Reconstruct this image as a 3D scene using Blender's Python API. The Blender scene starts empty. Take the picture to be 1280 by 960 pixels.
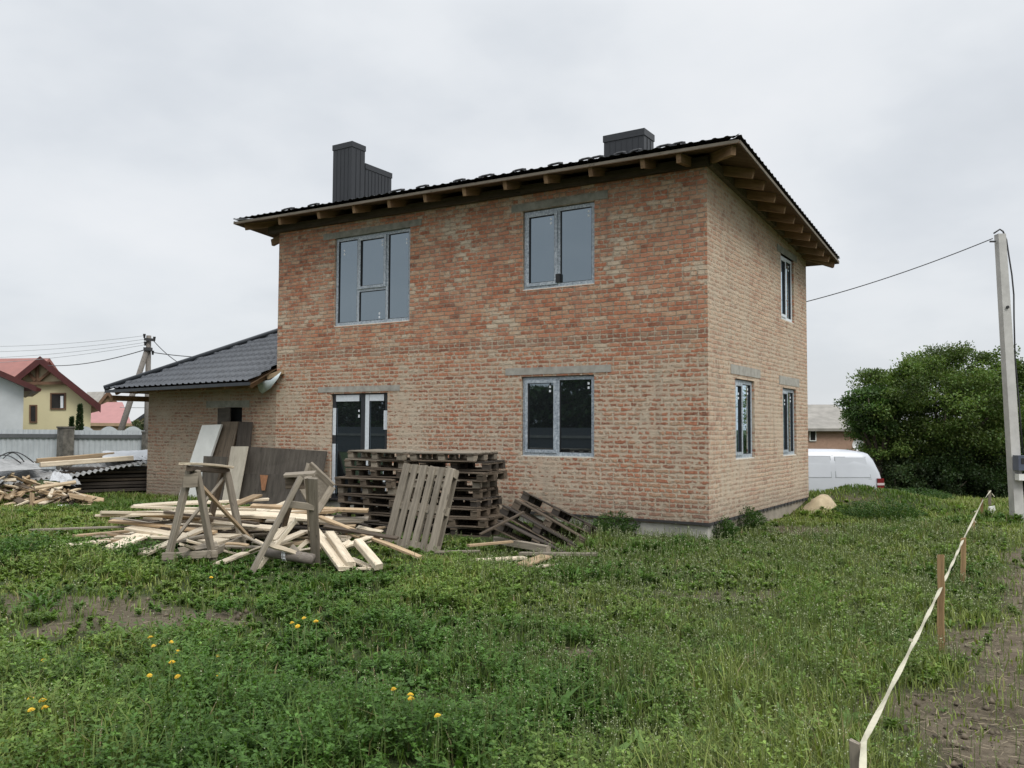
import bpy, math, random
import numpy as np
from mathutils import Vector, Matrix, Euler
random.seed(7); RNG = np.random.default_rng(7)
R_ = math.radians
scene = bpy.context.scene
COL = scene.collection

# ------------------------------------------------------------------ camera
F, PITCH, ROLL, YAW = 1071.1, 0.0515, 0.0052, -0.5682          # focal length in pixels of a 1280 px wide picture
CAM = Vector((4.6306, -12.9724, 1.4621))
FW = Vector((math.sin(YAW)*math.cos(PITCH), math.cos(YAW)*math.cos(PITCH), math.sin(PITCH)))
_r = Vector((math.cos(YAW), -math.sin(YAW), 0)); _u = _r.cross(FW)
RT = _r*math.cos(ROLL) + _u*math.sin(ROLL); UP = -_r*math.sin(ROLL) + _u*math.cos(ROLL)
FH = Vector((FW.x, FW.y, 0)).normalized(); RH = Vector((FH.y, -FH.x, 0))

def ray(px, py): return FW + RT*((px-640)/F) - UP*((py-480)/F)
def at(px, py, d): return CAM + ray(px, py)*d                      # point at a depth along the view
def on(px, py, axis, v):
    d = ray(px, py); return CAM + d*((v-CAM[axis])/d[axis])
def G(px, py, z=-0.25): return on(px, py, 2, z)

cam = bpy.data.cameras.new('Camera'); cam_o = bpy.data.objects.new('Camera', cam); COL.objects.link(cam_o)
cam.sensor_width = 36; cam.lens = F/1280*36; cam.clip_end = 6000; cam.clip_start = 0.05
cam_o.matrix_world = Matrix(((RT.x, UP.x, -FW.x, CAM.x), (RT.y, UP.y, -FW.y, CAM.y), (RT.z, UP.z, -FW.z, CAM.z), (0, 0, 0, 1)))
scene.camera = cam_o

# ------------------------------------------------------------------ helpers
def tag(o, label=None, cat=None, group=None, kind=None):
    if label: o['label'] = label
    if cat: o['category'] = cat
    if group: o['group'] = group
    if kind: o['kind'] = kind
    return o
def thing(name, label, cat, loc=(0, 0, 0), rz=0, group=None):
    o = bpy.data.objects.new(name, None); COL.objects.link(o)
    o.location = loc; o.rotation_euler = (0, 0, rz); o.empty_display_size = .1
    return tag(o, label, cat, group)
def pmat(p):
    m = Matrix.Identity(4)
    while p is not None: m = p.matrix_basis @ m; p = p.parent
    return m
def put(name, me, parent=None, M=None):
    o = bpy.data.objects.new(name, me); COL.objects.link(o)
    if M is None: M = Matrix.Identity(4)
    if parent is not None: o.parent = parent; M = pmat(parent).inverted() @ M
    o.matrix_basis = M
    return o
def copy_tree(o, parent=None, skip=None):
    c = o.copy(); COL.objects.link(c); c.parent = parent
    for ch in o.children:
        if skip and skip(ch): continue
        copy_tree(ch, c)
    return c
class MB:
    def __init__(s): s.v = []; s.f = []
    def add(s, v, f):
        n = len(s.v); s.v += [tuple(p) for p in v]; s.f += [tuple(i+n for i in q) for q in f]; return s
    def box(s, x0, x1, y0, y1, z0, z1):
        v = [(x0, y0, z0), (x1, y0, z0), (x1, y1, z0), (x0, y1, z0), (x0, y0, z1), (x1, y0, z1), (x1, y1, z1), (x0, y1, z1)]
        return s.add(v, [(0, 3, 2, 1), (4, 5, 6, 7), (0, 1, 5, 4), (1, 2, 6, 5), (2, 3, 7, 6), (3, 0, 4, 7)])
    def hexa(s, b, t):          # bottom quad, top quad (same order, counter-clockwise from above)
        return s.add(list(b)+list(t), [(3, 2, 1, 0), (4, 5, 6, 7), (0, 1, 5, 4), (1, 2, 6, 5), (2, 3, 7, 6), (3, 0, 4, 7)])
    def bar(s, a, b, w, h, up=(0, 0, 1)):
        a = Vector(a); b = Vector(b); x = (b-a).normalized(); u = Vector(up)
        if abs(x.dot(u)) > .95: u = Vector((1, 0, 0))
        y = u.cross(x).normalized(); z = x.cross(y); y = y*(w/2); z = z*(h/2)
        v = [a-y-z, b-y-z, b+y-z, a+y-z, a-y+z, b-y+z, b+y+z, a+y+z]
        return s.add(v, [(0, 3, 2, 1), (4, 5, 6, 7), (0, 1, 5, 4), (1, 2, 6, 5), (2, 3, 7, 6), (3, 0, 4, 7)])
    def tube(s, pts, r, n=8, cap=True):
        pts = [Vector(p) for p in pts]; rs = r if isinstance(r, (list, tuple)) else [r]*len(pts); V = []; Fc = []
        for i, p in enumerate(pts):
            t = (pts[min(i+1, len(pts)-1)]-pts[max(i-1, 0)]).normalized()
            u = Vector((0, 0, 1)) if abs(t.z) < .9 else Vector((1, 0, 0))
            a = u.cross(t).normalized(); b = t.cross(a)
            for k in range(n): V.append(p+(a*math.cos(2*math.pi*k/n)+b*math.sin(2*math.pi*k/n))*rs[i])
        for i in range(len(pts)-1):
            for k in range(n): Fc.append((i*n+k, i*n+(k+1) % n, (i+1)*n+(k+1) % n, (i+1)*n+k))
        if cap: Fc.append(tuple(range(n))[::-1]); Fc.append(tuple((len(pts)-1)*n+k for k in range(n)))
        return s.add(V, Fc)
    def quad(s, a, b, c, d): return s.add([a, b, c, d], [(0, 1, 2, 3)])
    def mesh(s, name, mat, smooth=False):
        me = bpy.data.meshes.new(name); me.from_pydata([tuple(v) for v in s.v], [], s.f)
        if mat: me.materials.append(mat)
        if smooth: me.polygons.foreach_set('use_smooth', [True]*len(me.polygons))
        me.update(); return me
    def build(s, name, mat, parent=None, smooth=False, M=None): return put(name, s.mesh(name, mat, smooth), parent, M)
def np_mesh(name, V, quads, mat, cols=None, tris=None, smooth=False):
    me = bpy.data.meshes.new(name); V = np.asarray(V, np.float32)
    me.vertices.add(len(V)); me.vertices.foreach_set('co', V.ravel())
    q = np.asarray(quads, np.int32).reshape(-1, 4) if quads is not None else np.zeros((0, 4), np.int32)
    t = np.asarray(tris, np.int32).reshape(-1, 3) if tris is not None else np.zeros((0, 3), np.int32)
    loops = np.concatenate([q.ravel(), t.ravel()])
    me.loops.add(len(loops)); me.loops.foreach_set('vertex_index', loops)
    st = np.concatenate([np.arange(len(q))*4, len(q)*4+np.arange(len(t))*3]).astype(np.int32)
    me.polygons.add(len(st)); me.polygons.foreach_set('loop_start', st)
    if smooth: me.polygons.foreach_set('use_smooth', np.ones(len(st), bool))
    if cols is not None:
        a = me.attributes.new('Col', 'FLOAT_COLOR', 'POINT')
        c = np.ones((len(V), 4), np.float32); c[:, :3] = cols; a.data.foreach_set('color', c.ravel())
    if mat: me.materials.append(mat)
    me.update(calc_edges=True); return me

# ------------------------------------------------------------------ materials
def newmat(name):
    m = bpy.data.materials.new(name); m.use_nodes = True; nt = m.node_tree; nt.nodes.clear()
    out = nt.nodes.new('ShaderNodeOutputMaterial'); b = nt.nodes.new('ShaderNodeBsdfPrincipled')
    nt.links.new(b.outputs[0], out.inputs[0]); return m, nt, b
def N(nt, typ, **kw):
    n = nt.nodes.new(typ)
    for k, v in kw.items():
        if k.startswith('i_'):
            key = k[2:]; key = int(key) if key.isdigit() else key.replace('_', ' ')
            n.inputs[key].default_value = v
        else: setattr(n, k, v)
    return n
def ramp(nt, src, stops, interp='LINEAR'):
    r = nt.nodes.new('ShaderNodeValToRGB'); cr = r.color_ramp; cr.interpolation = interp
    while len(cr.elements) < len(stops): cr.elements.new(.5)
    for e, (p, c) in zip(cr.elements, stops):
        e.position = p; e.color = (c, c, c, 1) if isinstance(c, (int, float)) else (*c, 1)
    nt.links.new(src, r.inputs[0]); return r.outputs[0]
def mix(nt, fac, a, b, mode='MIX'):
    m = nt.nodes.new('ShaderNodeMix'); m.data_type = 'RGBA'; m.blend_type = mode
    for s, v in ((0, fac), (6, a), (7, b)):
        if hasattr(v, 'links'): nt.links.new(v, m.inputs[s])
        elif isinstance(v, (int, float)): m.inputs[s].default_value = v if s == 0 else (v, v, v, 1)
        else: m.inputs[s].default_value = (*v, 1)
    return m.outputs[2]
def noise(nt, vec, scale, detail=4, rough=.55, mapping=None):
    if mapping:
        mp = N(nt, 'ShaderNodeMapping'); mp.inputs['Scale'].default_value = mapping; nt.links.new(vec, mp.inputs[0]); vec = mp.outputs[0]
    n = N(nt, 'ShaderNodeTexNoise', i_Scale=scale, i_Detail=detail, i_Roughness=rough); nt.links.new(vec, n.inputs['Vector'])
    return n.outputs['Fac']
def math_(nt, op, a, b=None):
    m = N(nt, 'ShaderNodeMath', operation=op)
    for i, v in enumerate((a, b)):
        if v is None: continue
        if hasattr(v, 'links'): nt.links.new(v, m.inputs[i])
        else: m.inputs[i].default_value = v
    return m.outputs[0]
def bump(nt, bs, h, strength=.4, dist=.01):
    b = N(nt, 'ShaderNodeBump', i_Strength=strength, i_Distance=dist); nt.links.new(h, b.inputs['Height']); nt.links.new(b.outputs[0], bs.inputs['Normal'])
def objco(nt): return N(nt, 'ShaderNodeTexCoord').outputs['Object']

def simple(name, col, rough=.7, var=.15, scale=6, metal=0, spec=.5, bstr=0, col2=None):
    m, nt, b = newmat(name); co = objco(nt)
    n = noise(nt, co, scale, 5, .6)
    c2 = col2 or tuple(min(1, c*(1+var)) for c in col); c1 = tuple(c*(1-var) for c in col)
    nt.links.new(ramp(nt, n, [(.3, c1), (.7, c2)]), b.inputs['Base Color'])
    b.inputs['Roughness'].default_value = rough; b.inputs['Metallic'].default_value = metal; b.inputs['Specular IOR Level'].default_value = spec
    if bstr: bump(nt, b, noise(nt, co, scale*6, 4), bstr, .005)
    return m
def wood(name, dark, light, rnd=.35, grain=28, stain=None):
    m, nt, b = newmat(name); co = objco(nt); oi = N(nt, 'ShaderNodeObjectInfo')
    off = N(nt, 'ShaderNodeVectorMath', operation='ADD'); nt.links.new(co, off.inputs[0])
    sc = N(nt, 'ShaderNodeVectorMath', operation='SCALE', i_0=(37., 11., 5.)); nt.links.new(oi.outputs['Random'], sc.inputs['Scale']); nt.links.new(sc.outputs[0], off.inputs[1])
    v = off.outputs[0]
    g = noise(nt, v, 1.0, 6, .65, (1.6, grain, grain)); g2 = noise(nt, v, 3.0, 4, .6); g3 = noise(nt, v, 1.0, 3, .6, (5, 90, 90))
    c = ramp(nt, g, [(.28, dark), (.5, tuple((a+b_)/2 for a, b_ in zip(dark, light))), (.72, light)])
    c = mix(nt, math_(nt, 'MULTIPLY', ramp(nt, g3, [(.55, 0.), (.7, 1.)]), .55), c, tuple(x*.5 for x in dark))
    c = mix(nt, ramp(nt, g2, [(.5, 0.), (.76, .45)]), c, tuple(x*.75 for x in dark))
    kn = noise(nt, v, 1., 2, .4, (7, 16, 16)); c = mix(nt, ramp(nt, kn, [(.70, 0.), (.76, .7)]), c, tuple(x*.35 for x in dark))
    if stain: c = mix(nt, ramp(nt, g2, [(.52, 0.), (.66, .75)]), c, stain)
    hs = N(nt, 'ShaderNodeHueSaturation'); nt.links.new(c, hs.inputs['Color'])
    mr = N(nt, 'ShaderNodeMapRange', i_3=1-rnd, i_4=1+rnd); nt.links.new(oi.outputs['Random'], mr.inputs[0]); nt.links.new(mr.outputs[0], hs.inputs['Value'])
    nt.links.new(hs.outputs[0], b.inputs['Base Color']); b.inputs['Roughness'].default_value = .85; b.inputs['Specular IOR Level'].default_value = .25
    bump(nt, b, g, .35, .004); return m

def brick_mat(name, brick_stops, mortar, smear, smear_col, side=None):
    m, nt, b = newmat(name); co = objco(nt)
    s = N(nt, 'ShaderNodeSeparateXYZ'); nt.links.new(co, s.inputs[0])
    u = math_(nt, 'ADD', s.outputs[0], s.outputs[1])
    cv = N(nt, 'ShaderNodeCombineXYZ'); nt.links.new(u, cv.inputs[0]); nt.links.new(s.outputs[2], cv.inputs[1])
    wob = N(nt, 'ShaderNodeTexNoise', i_Scale=5.0, i_Detail=2.0); nt.links.new(co, wob.inputs['Vector'])
    ws = N(nt, 'ShaderNodeVectorMath', operation='MULTIPLY_ADD'); nt.links.new(wob.outputs['Color'], ws.inputs[0]); ws.inputs[1].default_value = (.06, .034, 0)
    nt.links.new(cv.outputs[0], ws.inputs[2])
    wob2 = N(nt, 'ShaderNodeTexNoise', i_Scale=32.0, i_Detail=3.0); nt.links.new(co, wob2.inputs['Vector'])
    ws2 = N(nt, 'ShaderNodeVectorMath', operation='MULTIPLY_ADD'); nt.links.new(wob2.outputs['Color'], ws2.inputs[0]); ws2.inputs[1].default_value = (.03, .022, 0); nt.links.new(ws.outputs[0], ws2.inputs[2]); v = ws2.outputs[0]
    bt = N(nt, 'ShaderNodeTexBrick', i_Scale=1.0); nt.links.new(v, bt.inputs['Vector'])
    for k, val in (('Color1', (0, 0, 0, 1)), ('Color2', (1, 1, 1, 1)), ('Mortar', (.5, .5, .5, 1)), ('Mortar Size', .0105), ('Mortar Smooth', .55), ('Bias', 0.), ('Brick Width', .245), ('Row Height', .077)):
        bt.inputs[k].default_value = val
    bt.offset = .5; bt.offset_frequency = 2; bt.squash = .5; bt.squash_frequency = 3
    bp_ = N(nt, 'ShaderNodeTexBrick', i_Scale=1.0); nt.links.new(v, bp_.inputs['Vector'])
    for k, val in (('Color1', (0, 0, 0, 1)), ('Color2', (1, 1, 1, 1)), ('Mortar', (.5, .5, .5, 1)), ('Mortar Size', .034), ('Mortar Smooth', 1.), ('Bias', 0.), ('Brick Width', .245), ('Row Height', .077)): bp_.inputs[k].default_value = val
    bp_.offset = .5; bp_.offset_frequency = 2; bp_.squash = .5; bp_.squash_frequency = 3
    n_big = noise(nt, co, .9, 4, .6); n_mid = noise(nt, co, 7, 9, .76); n_fine = noise(nt, co, 34, 5, .7); n_hi = noise(nt, v, 1., 6, .75, (17, 30, 1)); n_row = noise(nt, v, 1.0, 2, .5, (.35, 9., 1.))
    rnd = math_(nt, 'ADD', math_(nt, 'MULTIPLY_ADD', bt.outputs['Color'], .62), math_(nt, 'MULTIPLY', math_(nt, 'SUBTRACT', n_big, .5), .7))
    rnd.node.inputs[0].links[0].from_node.inputs[2].default_value = .20
    rnd = math_(nt, 'ADD', rnd, math_(nt, 'MULTIPLY', math_(nt, 'SUBTRACT', n_mid, .5), 1.5))
    bc = ramp(nt, rnd, brick_stops)
    # the side wall was laid with paler bricks than the front
    geo = N(nt, 'ShaderNodeNewGeometry'); gs = N(nt, 'ShaderNodeSeparateXYZ'); nt.links.new(geo.outputs['True Normal'], gs.inputs[0])
    isside = math_(nt, 'GREATER_THAN', gs.outputs[0], .5)
    zup = N(nt, 'ShaderNodeMapRange', i_1=2.2, i_2=3.3); nt.links.new(math_(nt, 'ADD', s.outputs[2], math_(nt, 'MULTIPLY', math_(nt, 'SUBTRACT', n_big, .5), 1.6)), zup.inputs[0]); zup = zup.outputs[0]
    bc = mix(nt, 1., bc, ramp(nt, n_hi, [(.28, .72), (.5, 1.), (.72, 1.3)]), 'MULTIPLY')
    pale_ = math_(nt, 'MULTIPLY', math_(nt, 'GREATER_THAN', rnd, .68), ramp(nt, n_big, [(.5, 0.), (.62, .8)])); bc = mix(nt, pale_, bc, (.60, .50, .38))
    # courses round the floor slab: darker red bricks
    slab = math_(nt, 'COMPARE', s.outputs[2], 2.98); slab.node.inputs[2].default_value = .085
    bc = mix(nt, math_(nt, 'MULTIPLY', slab, ramp(nt, n_mid, [(.4, .1), (.6, .8)])), bc, (.15, .07, .05))
    if side: bc = mix(nt, math_(nt, 'MULTIPLY', isside, .9), bc, ramp(nt, rnd, side))
    mcol = mix(nt, zup, mortar, tuple(x*.62 for x in mortar)); mcol = mix(nt, isside, mcol, tuple(x*.9 for x in mortar))
    mcol = mix(nt, ramp(nt, n_hi, [(.55, 0.), (.66, .75)]), mcol, (.06, .05, .042))
    mcol = mix(nt, ramp(nt, n_fine, [(.3, 0.), (.75, .6)]), mcol, tuple(x*.6 for x in mortar))
    smear_hi = mix(nt, isside, smear[1], smear[2])
    sm_amt = mix(nt, zup, smear[0], smear_hi)
    smn = math_(nt, 'ADD', math_(nt, 'ADD', math_(nt, 'ADD', math_(nt, 'MULTIPLY', n_mid, .50), math_(nt, 'MULTIPLY', n_hi, .36)), math_(nt, 'MULTIPLY', n_big, .30)), math_(nt, 'MULTIPLY', math_(nt, 'SUBTRACT', bp_.outputs['Fac'], .75), .10))
    sm = math_(nt, 'MULTIPLY', ramp(nt, math_(nt, 'ADD', smn, math_(nt, 'SUBTRACT', sm_amt, .5)), [(.48, 0.), (.55, 1.)]), .92)
    scol = mix(nt, n_big, smear_col, tuple(x*.85 for x in smear_col)); scol = mix(nt, ramp(nt, n_fine, [(.4, 0.), (.7, .45)]), scol, tuple(x*.62 for x in smear_col)); scol = mix(nt, ramp(nt, noise(nt, co, 4, 5, .7), [(.45, 0.), (.7, .5)]), scol, (.50, .33, .23))
    c = mix(nt, bt.outputs['Fac'], bc, mcol)
    wash = ramp(nt, noise(nt, co, 1.6, 7, .7), [(.45, 0.), (.75, .38)])
    c = mix(nt, sm, c, scol)
    c = mix(nt, wash, c, (.47, .41, .32))
    streak = ramp(nt, noise(nt, co, 1., 5, .6, (3.2, 3.2, .35)), [(.58, 0.), (.74, .3)]); c = mix(nt, streak, c, (.18, .145, .12))
    low_ = N(nt, 'ShaderNodeMapRange', i_1=.0, i_2=.45, i_3=.5, i_4=0.); nt.links.new(math_(nt, 'ADD', s.outputs[2], math_(nt, 'MULTIPLY', math_(nt, 'SUBTRACT', n_mid, .5), .9)), low_.inputs[0]); c = mix(nt, low_.outputs[0], c, (.24, .205, .165))
    c = mix(nt, ramp(nt, noise(nt, v, 1., 4, .7, (11, 34, 1)), [(.63, 0.), (.70, .85)]), c, (.07, .058, .045))
    c = mix(nt, ramp(nt, n_fine, [(.60, 0.), (.72, .6)]), c, (.12, .09, .07))           # chips and holes
    c = mix(nt, ramp(nt, noise(nt, co, 14, 3, .6), [(.66, 0.), (.74, .8)]), c, (.055, .05, .045))
    nt.links.new(c, b.inputs['Base Color']); b.inputs['Roughness'].default_value = .93; b.inputs['Specular IOR Level'].default_value = .2
    h = math_(nt, 'ADD', math_(nt, 'MULTIPLY', math_(nt, 'SUBTRACT', 1., bt.outputs['Fac']), math_(nt, 'SUBTRACT', 1., math_(nt, 'MULTIPLY', sm, 1.05))), math_(nt, 'MULTIPLY', n_fine, .7))
    h = math_(nt, 'ADD', h, math_(nt, 'MULTIPLY', bt.outputs['Color'], .35))
    bump(nt, b, h, .9, .012); return m
M = {}
RED = [(.05, (.20, .09, .06)), (.25, (.36, .145, .085)), (.45, (.49, .20, .115)), (.62, (.46, .25, .155)), (.8, (.50, .32, .21)), (.97, (.55, .45, .33))]
PALE = [(.05, (.34, .20, .14)), (.3, (.47, .30, .215)), (.55, (.56, .395, .28)), (.8, (.61, .46, .335)), (.95, (.63, .52, .39))]
M['brick'] = brick_mat('brick_masonry', RED, (.42, .36, .275), (.480, .395, .465), (.60, .495, .38), PALE)
M['brick_annex'] = brick_mat('annex_masonry', [(.05, (.22, .12, .085)), (.4, (.38, .20, .13)), (.7, (.42, .29, .2)), (.95, (.42, .35, .27))], (.33, .29, .24), (.50, .5, .5), (.40, .33, .25))
M['barn_brick'] = simple('barn_brick', (.36, .235, .17), .9, .12, 9)
M['concrete'] = simple('concrete', (.33, .315, .28), .9, .25, 7, bstr=.4)
M['concrete_green'] = simple('old_concrete', (.24, .235, .20), .9, .3, 6, bstr=.4)
M['plinth'] = simple('plinth_concrete', (.35, .335, .30), .92, .28, 3.5, bstr=.5)
M['plinth_side'] = simple('earthy_plinth', (.27, .235, .19), .92, .25, 3.5, bstr=.5)
M['tar'] = simple('tar_paper', (.035, .033, .032), .8, .3)
M['pole_concrete'] = simple('pole_concrete', (.46, .45, .43), .9, .14, 5, bstr=.3)
M['w_new'] = wood('fresh_wood', (.40, .30, .19), (.60, .49, .34), .16)
M['w_pale'] = wood('pale_sawn_wood', (.46, .38, .275), (.72, .63, .49), .16)
M['w_tan'] = wood('tan_wood', (.27, .19, .115), (.44, .33, .21), .28)
M['w_grey'] = wood('weathered_grey_wood', (.155, .132, .102), (.31, .27, .215), .24)
M['w_brown'] = wood('old_brown_wood', (.06, .046, .034), (.16, .125, .092), .4)
M['w_dark'] = wood('dark_wet_wood', (.032, .027, .023), (.085, .07, .058), .35)
M['w_beam'] = wood('roof_timber', (.17, .10, .055), (.34, .22, .125), .15, 14)
M['w_soffit'] = wood('roof_sheathing', (.075, .047, .028), (.145, .095, .057), .2, 14)
M['w_trim'] = wood('edge_board', (.115, .098, .076), (.20, .175, .14), .1, 14)
M['w_form'] = wood('formwork_panel', (.048, .041, .034), (.115, .10, .083), .15, 9)
M['w_redblock'] = wood('reddish_block', (.17, .08, .055), (.30, .15, .10), .2)
M['ply'] = wood('grey_plywood', (.36, .32, .26), (.48, .44, .36), .1, 8)
M['white_panel'] = simple('white_panel', (.70, .70, .67), .6, .08, 3)
M['tile'] = simple('metal_tile', (.034, .038, .045), .38, .25, 4, spec=.55)
M['tile_brown'] = simple('dark_metal_tile', (.030, .030, .032), .45, .25, 4, spec=.5)
M['chimney'] = simple('chimney_sheet', (.019, .021, .025), .45, .12, 2, spec=.5)
M['metal'] = simple('galvanised_metal', (.30, .32, .34), .5, .12, 5, metal=.3)
M['membrane'] = simple('blue_white_membrane', (.55, .62, .64), .6, .1, 8)
def film_mat():
    m, nt, b = newmat('filmed_frame'); co = objco(nt)
    n = noise(nt, co, 26, 4, .8, (1, 1, 1)); n2 = noise(nt, co, 3, 3, .6)
    c = ramp(nt, n, [(.36, (.17, .20, .235)), (.5, (.34, .385, .43)), (.66, (.55, .585, .61))])
    c = mix(nt, ramp(nt, n2, [(.5, 0.), (.75, .4)]), c, (.20, .24, .29))
    nt.links.new(c, b.inputs['Base Color']); b.inputs['Roughness'].default_value = .4; return m
M['film'] = film_mat()
M['frame_dark'] = simple('anthracite_frame', (.025, .027, .032), .45, .2)
M['frame_white'] = simple('white_foil', (.62, .66, .70), .5, .1, 20)
M['sill_white'] = simple('white_mounting_foam', (.62, .60, .54), .8, .15, 15)
def glass_mat(name, tint, refl):
    m, nt, b = newmat(name); co = objco(nt); out = [n for n in nt.nodes if n.type == 'OUTPUT_MATERIAL'][0]
    b.inputs['Base Color'].default_value = (.010, .012, .014, 1); b.inputs['Roughness'].default_value = .25; b.inputs['Specular IOR Level'].default_value = .2
    g = N(nt, 'ShaderNodeBsdfGlossy'); g.inputs['Color'].default_value = (*tint, 1); g.inputs['Roughness'].default_value = .015
    bp = N(nt, 'ShaderNodeBump', i_Strength=.012, i_Distance=.02); nt.links.new(noise(nt, co, .8, 2), bp.inputs['Height']); nt.links.new(bp.outputs[0], g.inputs['Normal'])
    lw = N(nt, 'ShaderNodeLayerWeight', i_Blend=.35); fr = math_(nt, 'MULTIPLY_ADD', lw.outputs['Fresnel'], .8); fr.node.inputs[2].default_value = refl
    mx = N(nt, 'ShaderNodeMixShader'); nt.links.new(fr, mx.inputs[0]); nt.links.new(b.outputs[0], mx.inputs[1]); nt.links.new(g.outputs[0], mx.inputs[2]); nt.links.new(mx.outputs[0], out.inputs[0]); return m
M['glass'] = glass_mat('window_glass', (.68, .82, .92), .235)
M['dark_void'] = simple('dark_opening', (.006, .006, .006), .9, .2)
M['white'] = simple('white_sticker', (.75, .77, .80), .6, .05)
M['black'] = simple('black_plastic', (.012, .012, .013), .5, .2)
M['tape'] = simple('barrier_tape', (.46, .43, .32), .5, .1, 25)
M['stake'] = wood('stake_wood', (.22, .14, .07), (.40, .27, .14), .15)
M['asbestos'] = simple('asbestos_sheet', (.25, .25, .245), .9, .28, 5, bstr=.3)
M['poly'] = simple('white_polythene', (.42, .43, .44), .45, .12, 6, bstr=.6)
M['wire'] = simple('black_wire', (.03, .03, .032), .6, .1)
M['wire_far'] = simple('grey_wire', (.36, .37, .38), .6, .1)
M['rust'] = simple('rust_stain', (.22, .10, .045), .9, .25, 12)
def sheet_mat(name, col, per, dirz=False):
    m, nt, b = newmat(name); co = objco(nt)
    n = noise(nt, co, 2, 4, .6)
    nt.links.new(ramp(nt, n, [(.3, tuple(c*.86 for c in col)), (.7, tuple(c*1.08 for c in col))]), b.inputs['Base Color'])
    b.inputs['Roughness'].default_value = .45; return m
M['fence'] = sheet_mat('fence_sheet', (.44, .47, .49), .2)
M['fence_rail'] = simple('fence_rail', (.085, .09, .095), .6, .1)
M['pillar'] = simple('masonry_pillar', (.115, .105, .09), .95, .5, 7, bstr=.6)
M['render_grey'] = simple('grey_render', (.50, .52, .535), .9, .1, 1.2)
M['render_yellow'] = simple('yellow_render', (.62, .56, .35), .9, .05, 1)
M['render_cream'] = simple('cream_render', (.52, .47, .31), .9, .06, 1)
M['brown_timber'] = simple('brown_timber', (.15, .085, .05), .8, .2, 4)
M['roof_red'] = simple('red_roof', (.20, .052, .038), .5, .18, 2)
M['roof_redtile'] = simple('red_metal_tile', (.235, .085, .065), .5, .15, 2)  # one even red for the whole roof of the yellow house
M['roof_maroon'] = simple('maroon_trim', (.075, .019, .017), .5, .2, 3)
M['roof_pink'] = simple('pink_roof', (.33, .15, .14), .55, .08, 2)
M['slate'] = simple('slate_roof', (.24, .225, .20), .9, .22, 2.2)
M['tan_brick'] = simple('tan_brick', (.33, .235, .15), .9, .12, 3)
M['glass_dark'] = simple('dark_window', (.03, .028, .028), .15, .3, 2)
M['van'] = simple('white_van_paint', (.50, .52, .56), .3, .04, 1.5, spec=.5)
M['rubber'] = simple('tyre_rubber', (.02, .02, .02), .8, .2)
M['rim'] = simple('wheel_steel', (.3, .3, .31), .4, .1, metal=.8)
M['taillight'] = simple('red_lamp', (.16, .010, .014), .2, .2)
M['lampwhite'] = simple('clear_lamp', (.6, .5, .5), .2, .1)
M['sand'] = simple('sand', (.40, .325, .21), .95, .18, 5, bstr=.6)
M['log'] = wood('grey_log', (.13, .11, .095), (.25, .22, .19), .1)
M['bark'] = simple('bark', (.07, .055, .042), .95, .4, 9, bstr=.7)
M['pole_wood'] = wood('grey_pole_wood', (.11, .10, .09), (.21, .19, .17), .1)
M['meter'] = simple('meter_box', (.075, .085, .12), .35, .2, 4)
M['dish'] = simple('dish_white', (.6, .6, .6), .5, .05)
M['yellow'] = simple('dandelion_yellow', (.75, .47, .02), .7, .15, 60)

def leafmat(name, trans=.3, rough=.55):
    m = bpy.data.materials.new(name); m.use_nodes = True; nt = m.node_tree; nt.nodes.clear()
    out = nt.nodes.new('ShaderNodeOutputMaterial'); a = N(nt, 'ShaderNodeAttribute', attribute_name='Col')
    p = N(nt, 'ShaderNodeBsdfPrincipled'); p.inputs['Roughness'].default_value = rough; p.inputs['Specular IOR Level'].default_value = .28
    t = N(nt, 'ShaderNodeBsdfTranslucent'); mx = N(nt, 'ShaderNodeMixShader'); mx.inputs[0].default_value = trans
    n = noise(nt, objco(nt), 9, 3); c = mix(nt, 1., a.outputs['Color'], ramp(nt, n, [(.3, .8), (.7, 1.15)]), 'MULTIPLY')
    nt.links.new(c, p.inputs['Base Color']); nt.links.new(mix(nt, 1., c, (1.1, 1.25, .6), 'MULTIPLY'), t.inputs['Color'])
    nt.links.new(p.outputs[0], mx.inputs[1]); nt.links.new(t.outputs[0], mx.inputs[2]); nt.links.new(mx.outputs[0], out.inputs[0]); return m
M['leaf'] = leafmat('leaf_green'); M['straw'] = leafmat('dry_straw', .1, .8)

# ------------------------------------------------------------------ world, sun, view
w = bpy.data.worlds.new('World'); scene.world = w; w.use_nodes = True; nt = w.node_tree; nt.nodes.clear()
SUN_EL, SUN_AZ = R_(48), Vector((.80, -.35, 0)).normalized()
out = nt.nodes.new('ShaderNodeOutputWorld'); bg = nt.nodes.new('ShaderNodeBackground'); nt.links.new(bg.outputs[0], out.inputs[0])
sky = N(nt, 'ShaderNodeTexSky', sky_type='NISHITA'); sky.sun_disc = False; sky.sun_elevation = SUN_EL; sky.sun_rotation = math.atan2(SUN_AZ.x, SUN_AZ.y)
tc = N(nt, 'ShaderNodeTexCoord'); sp = N(nt, 'ShaderNodeSeparateXYZ'); nt.links.new(tc.outputs['Generated'], sp.inputs[0])
zc = math_(nt, 'MAXIMUM', sp.outputs[2], .0)
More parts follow.
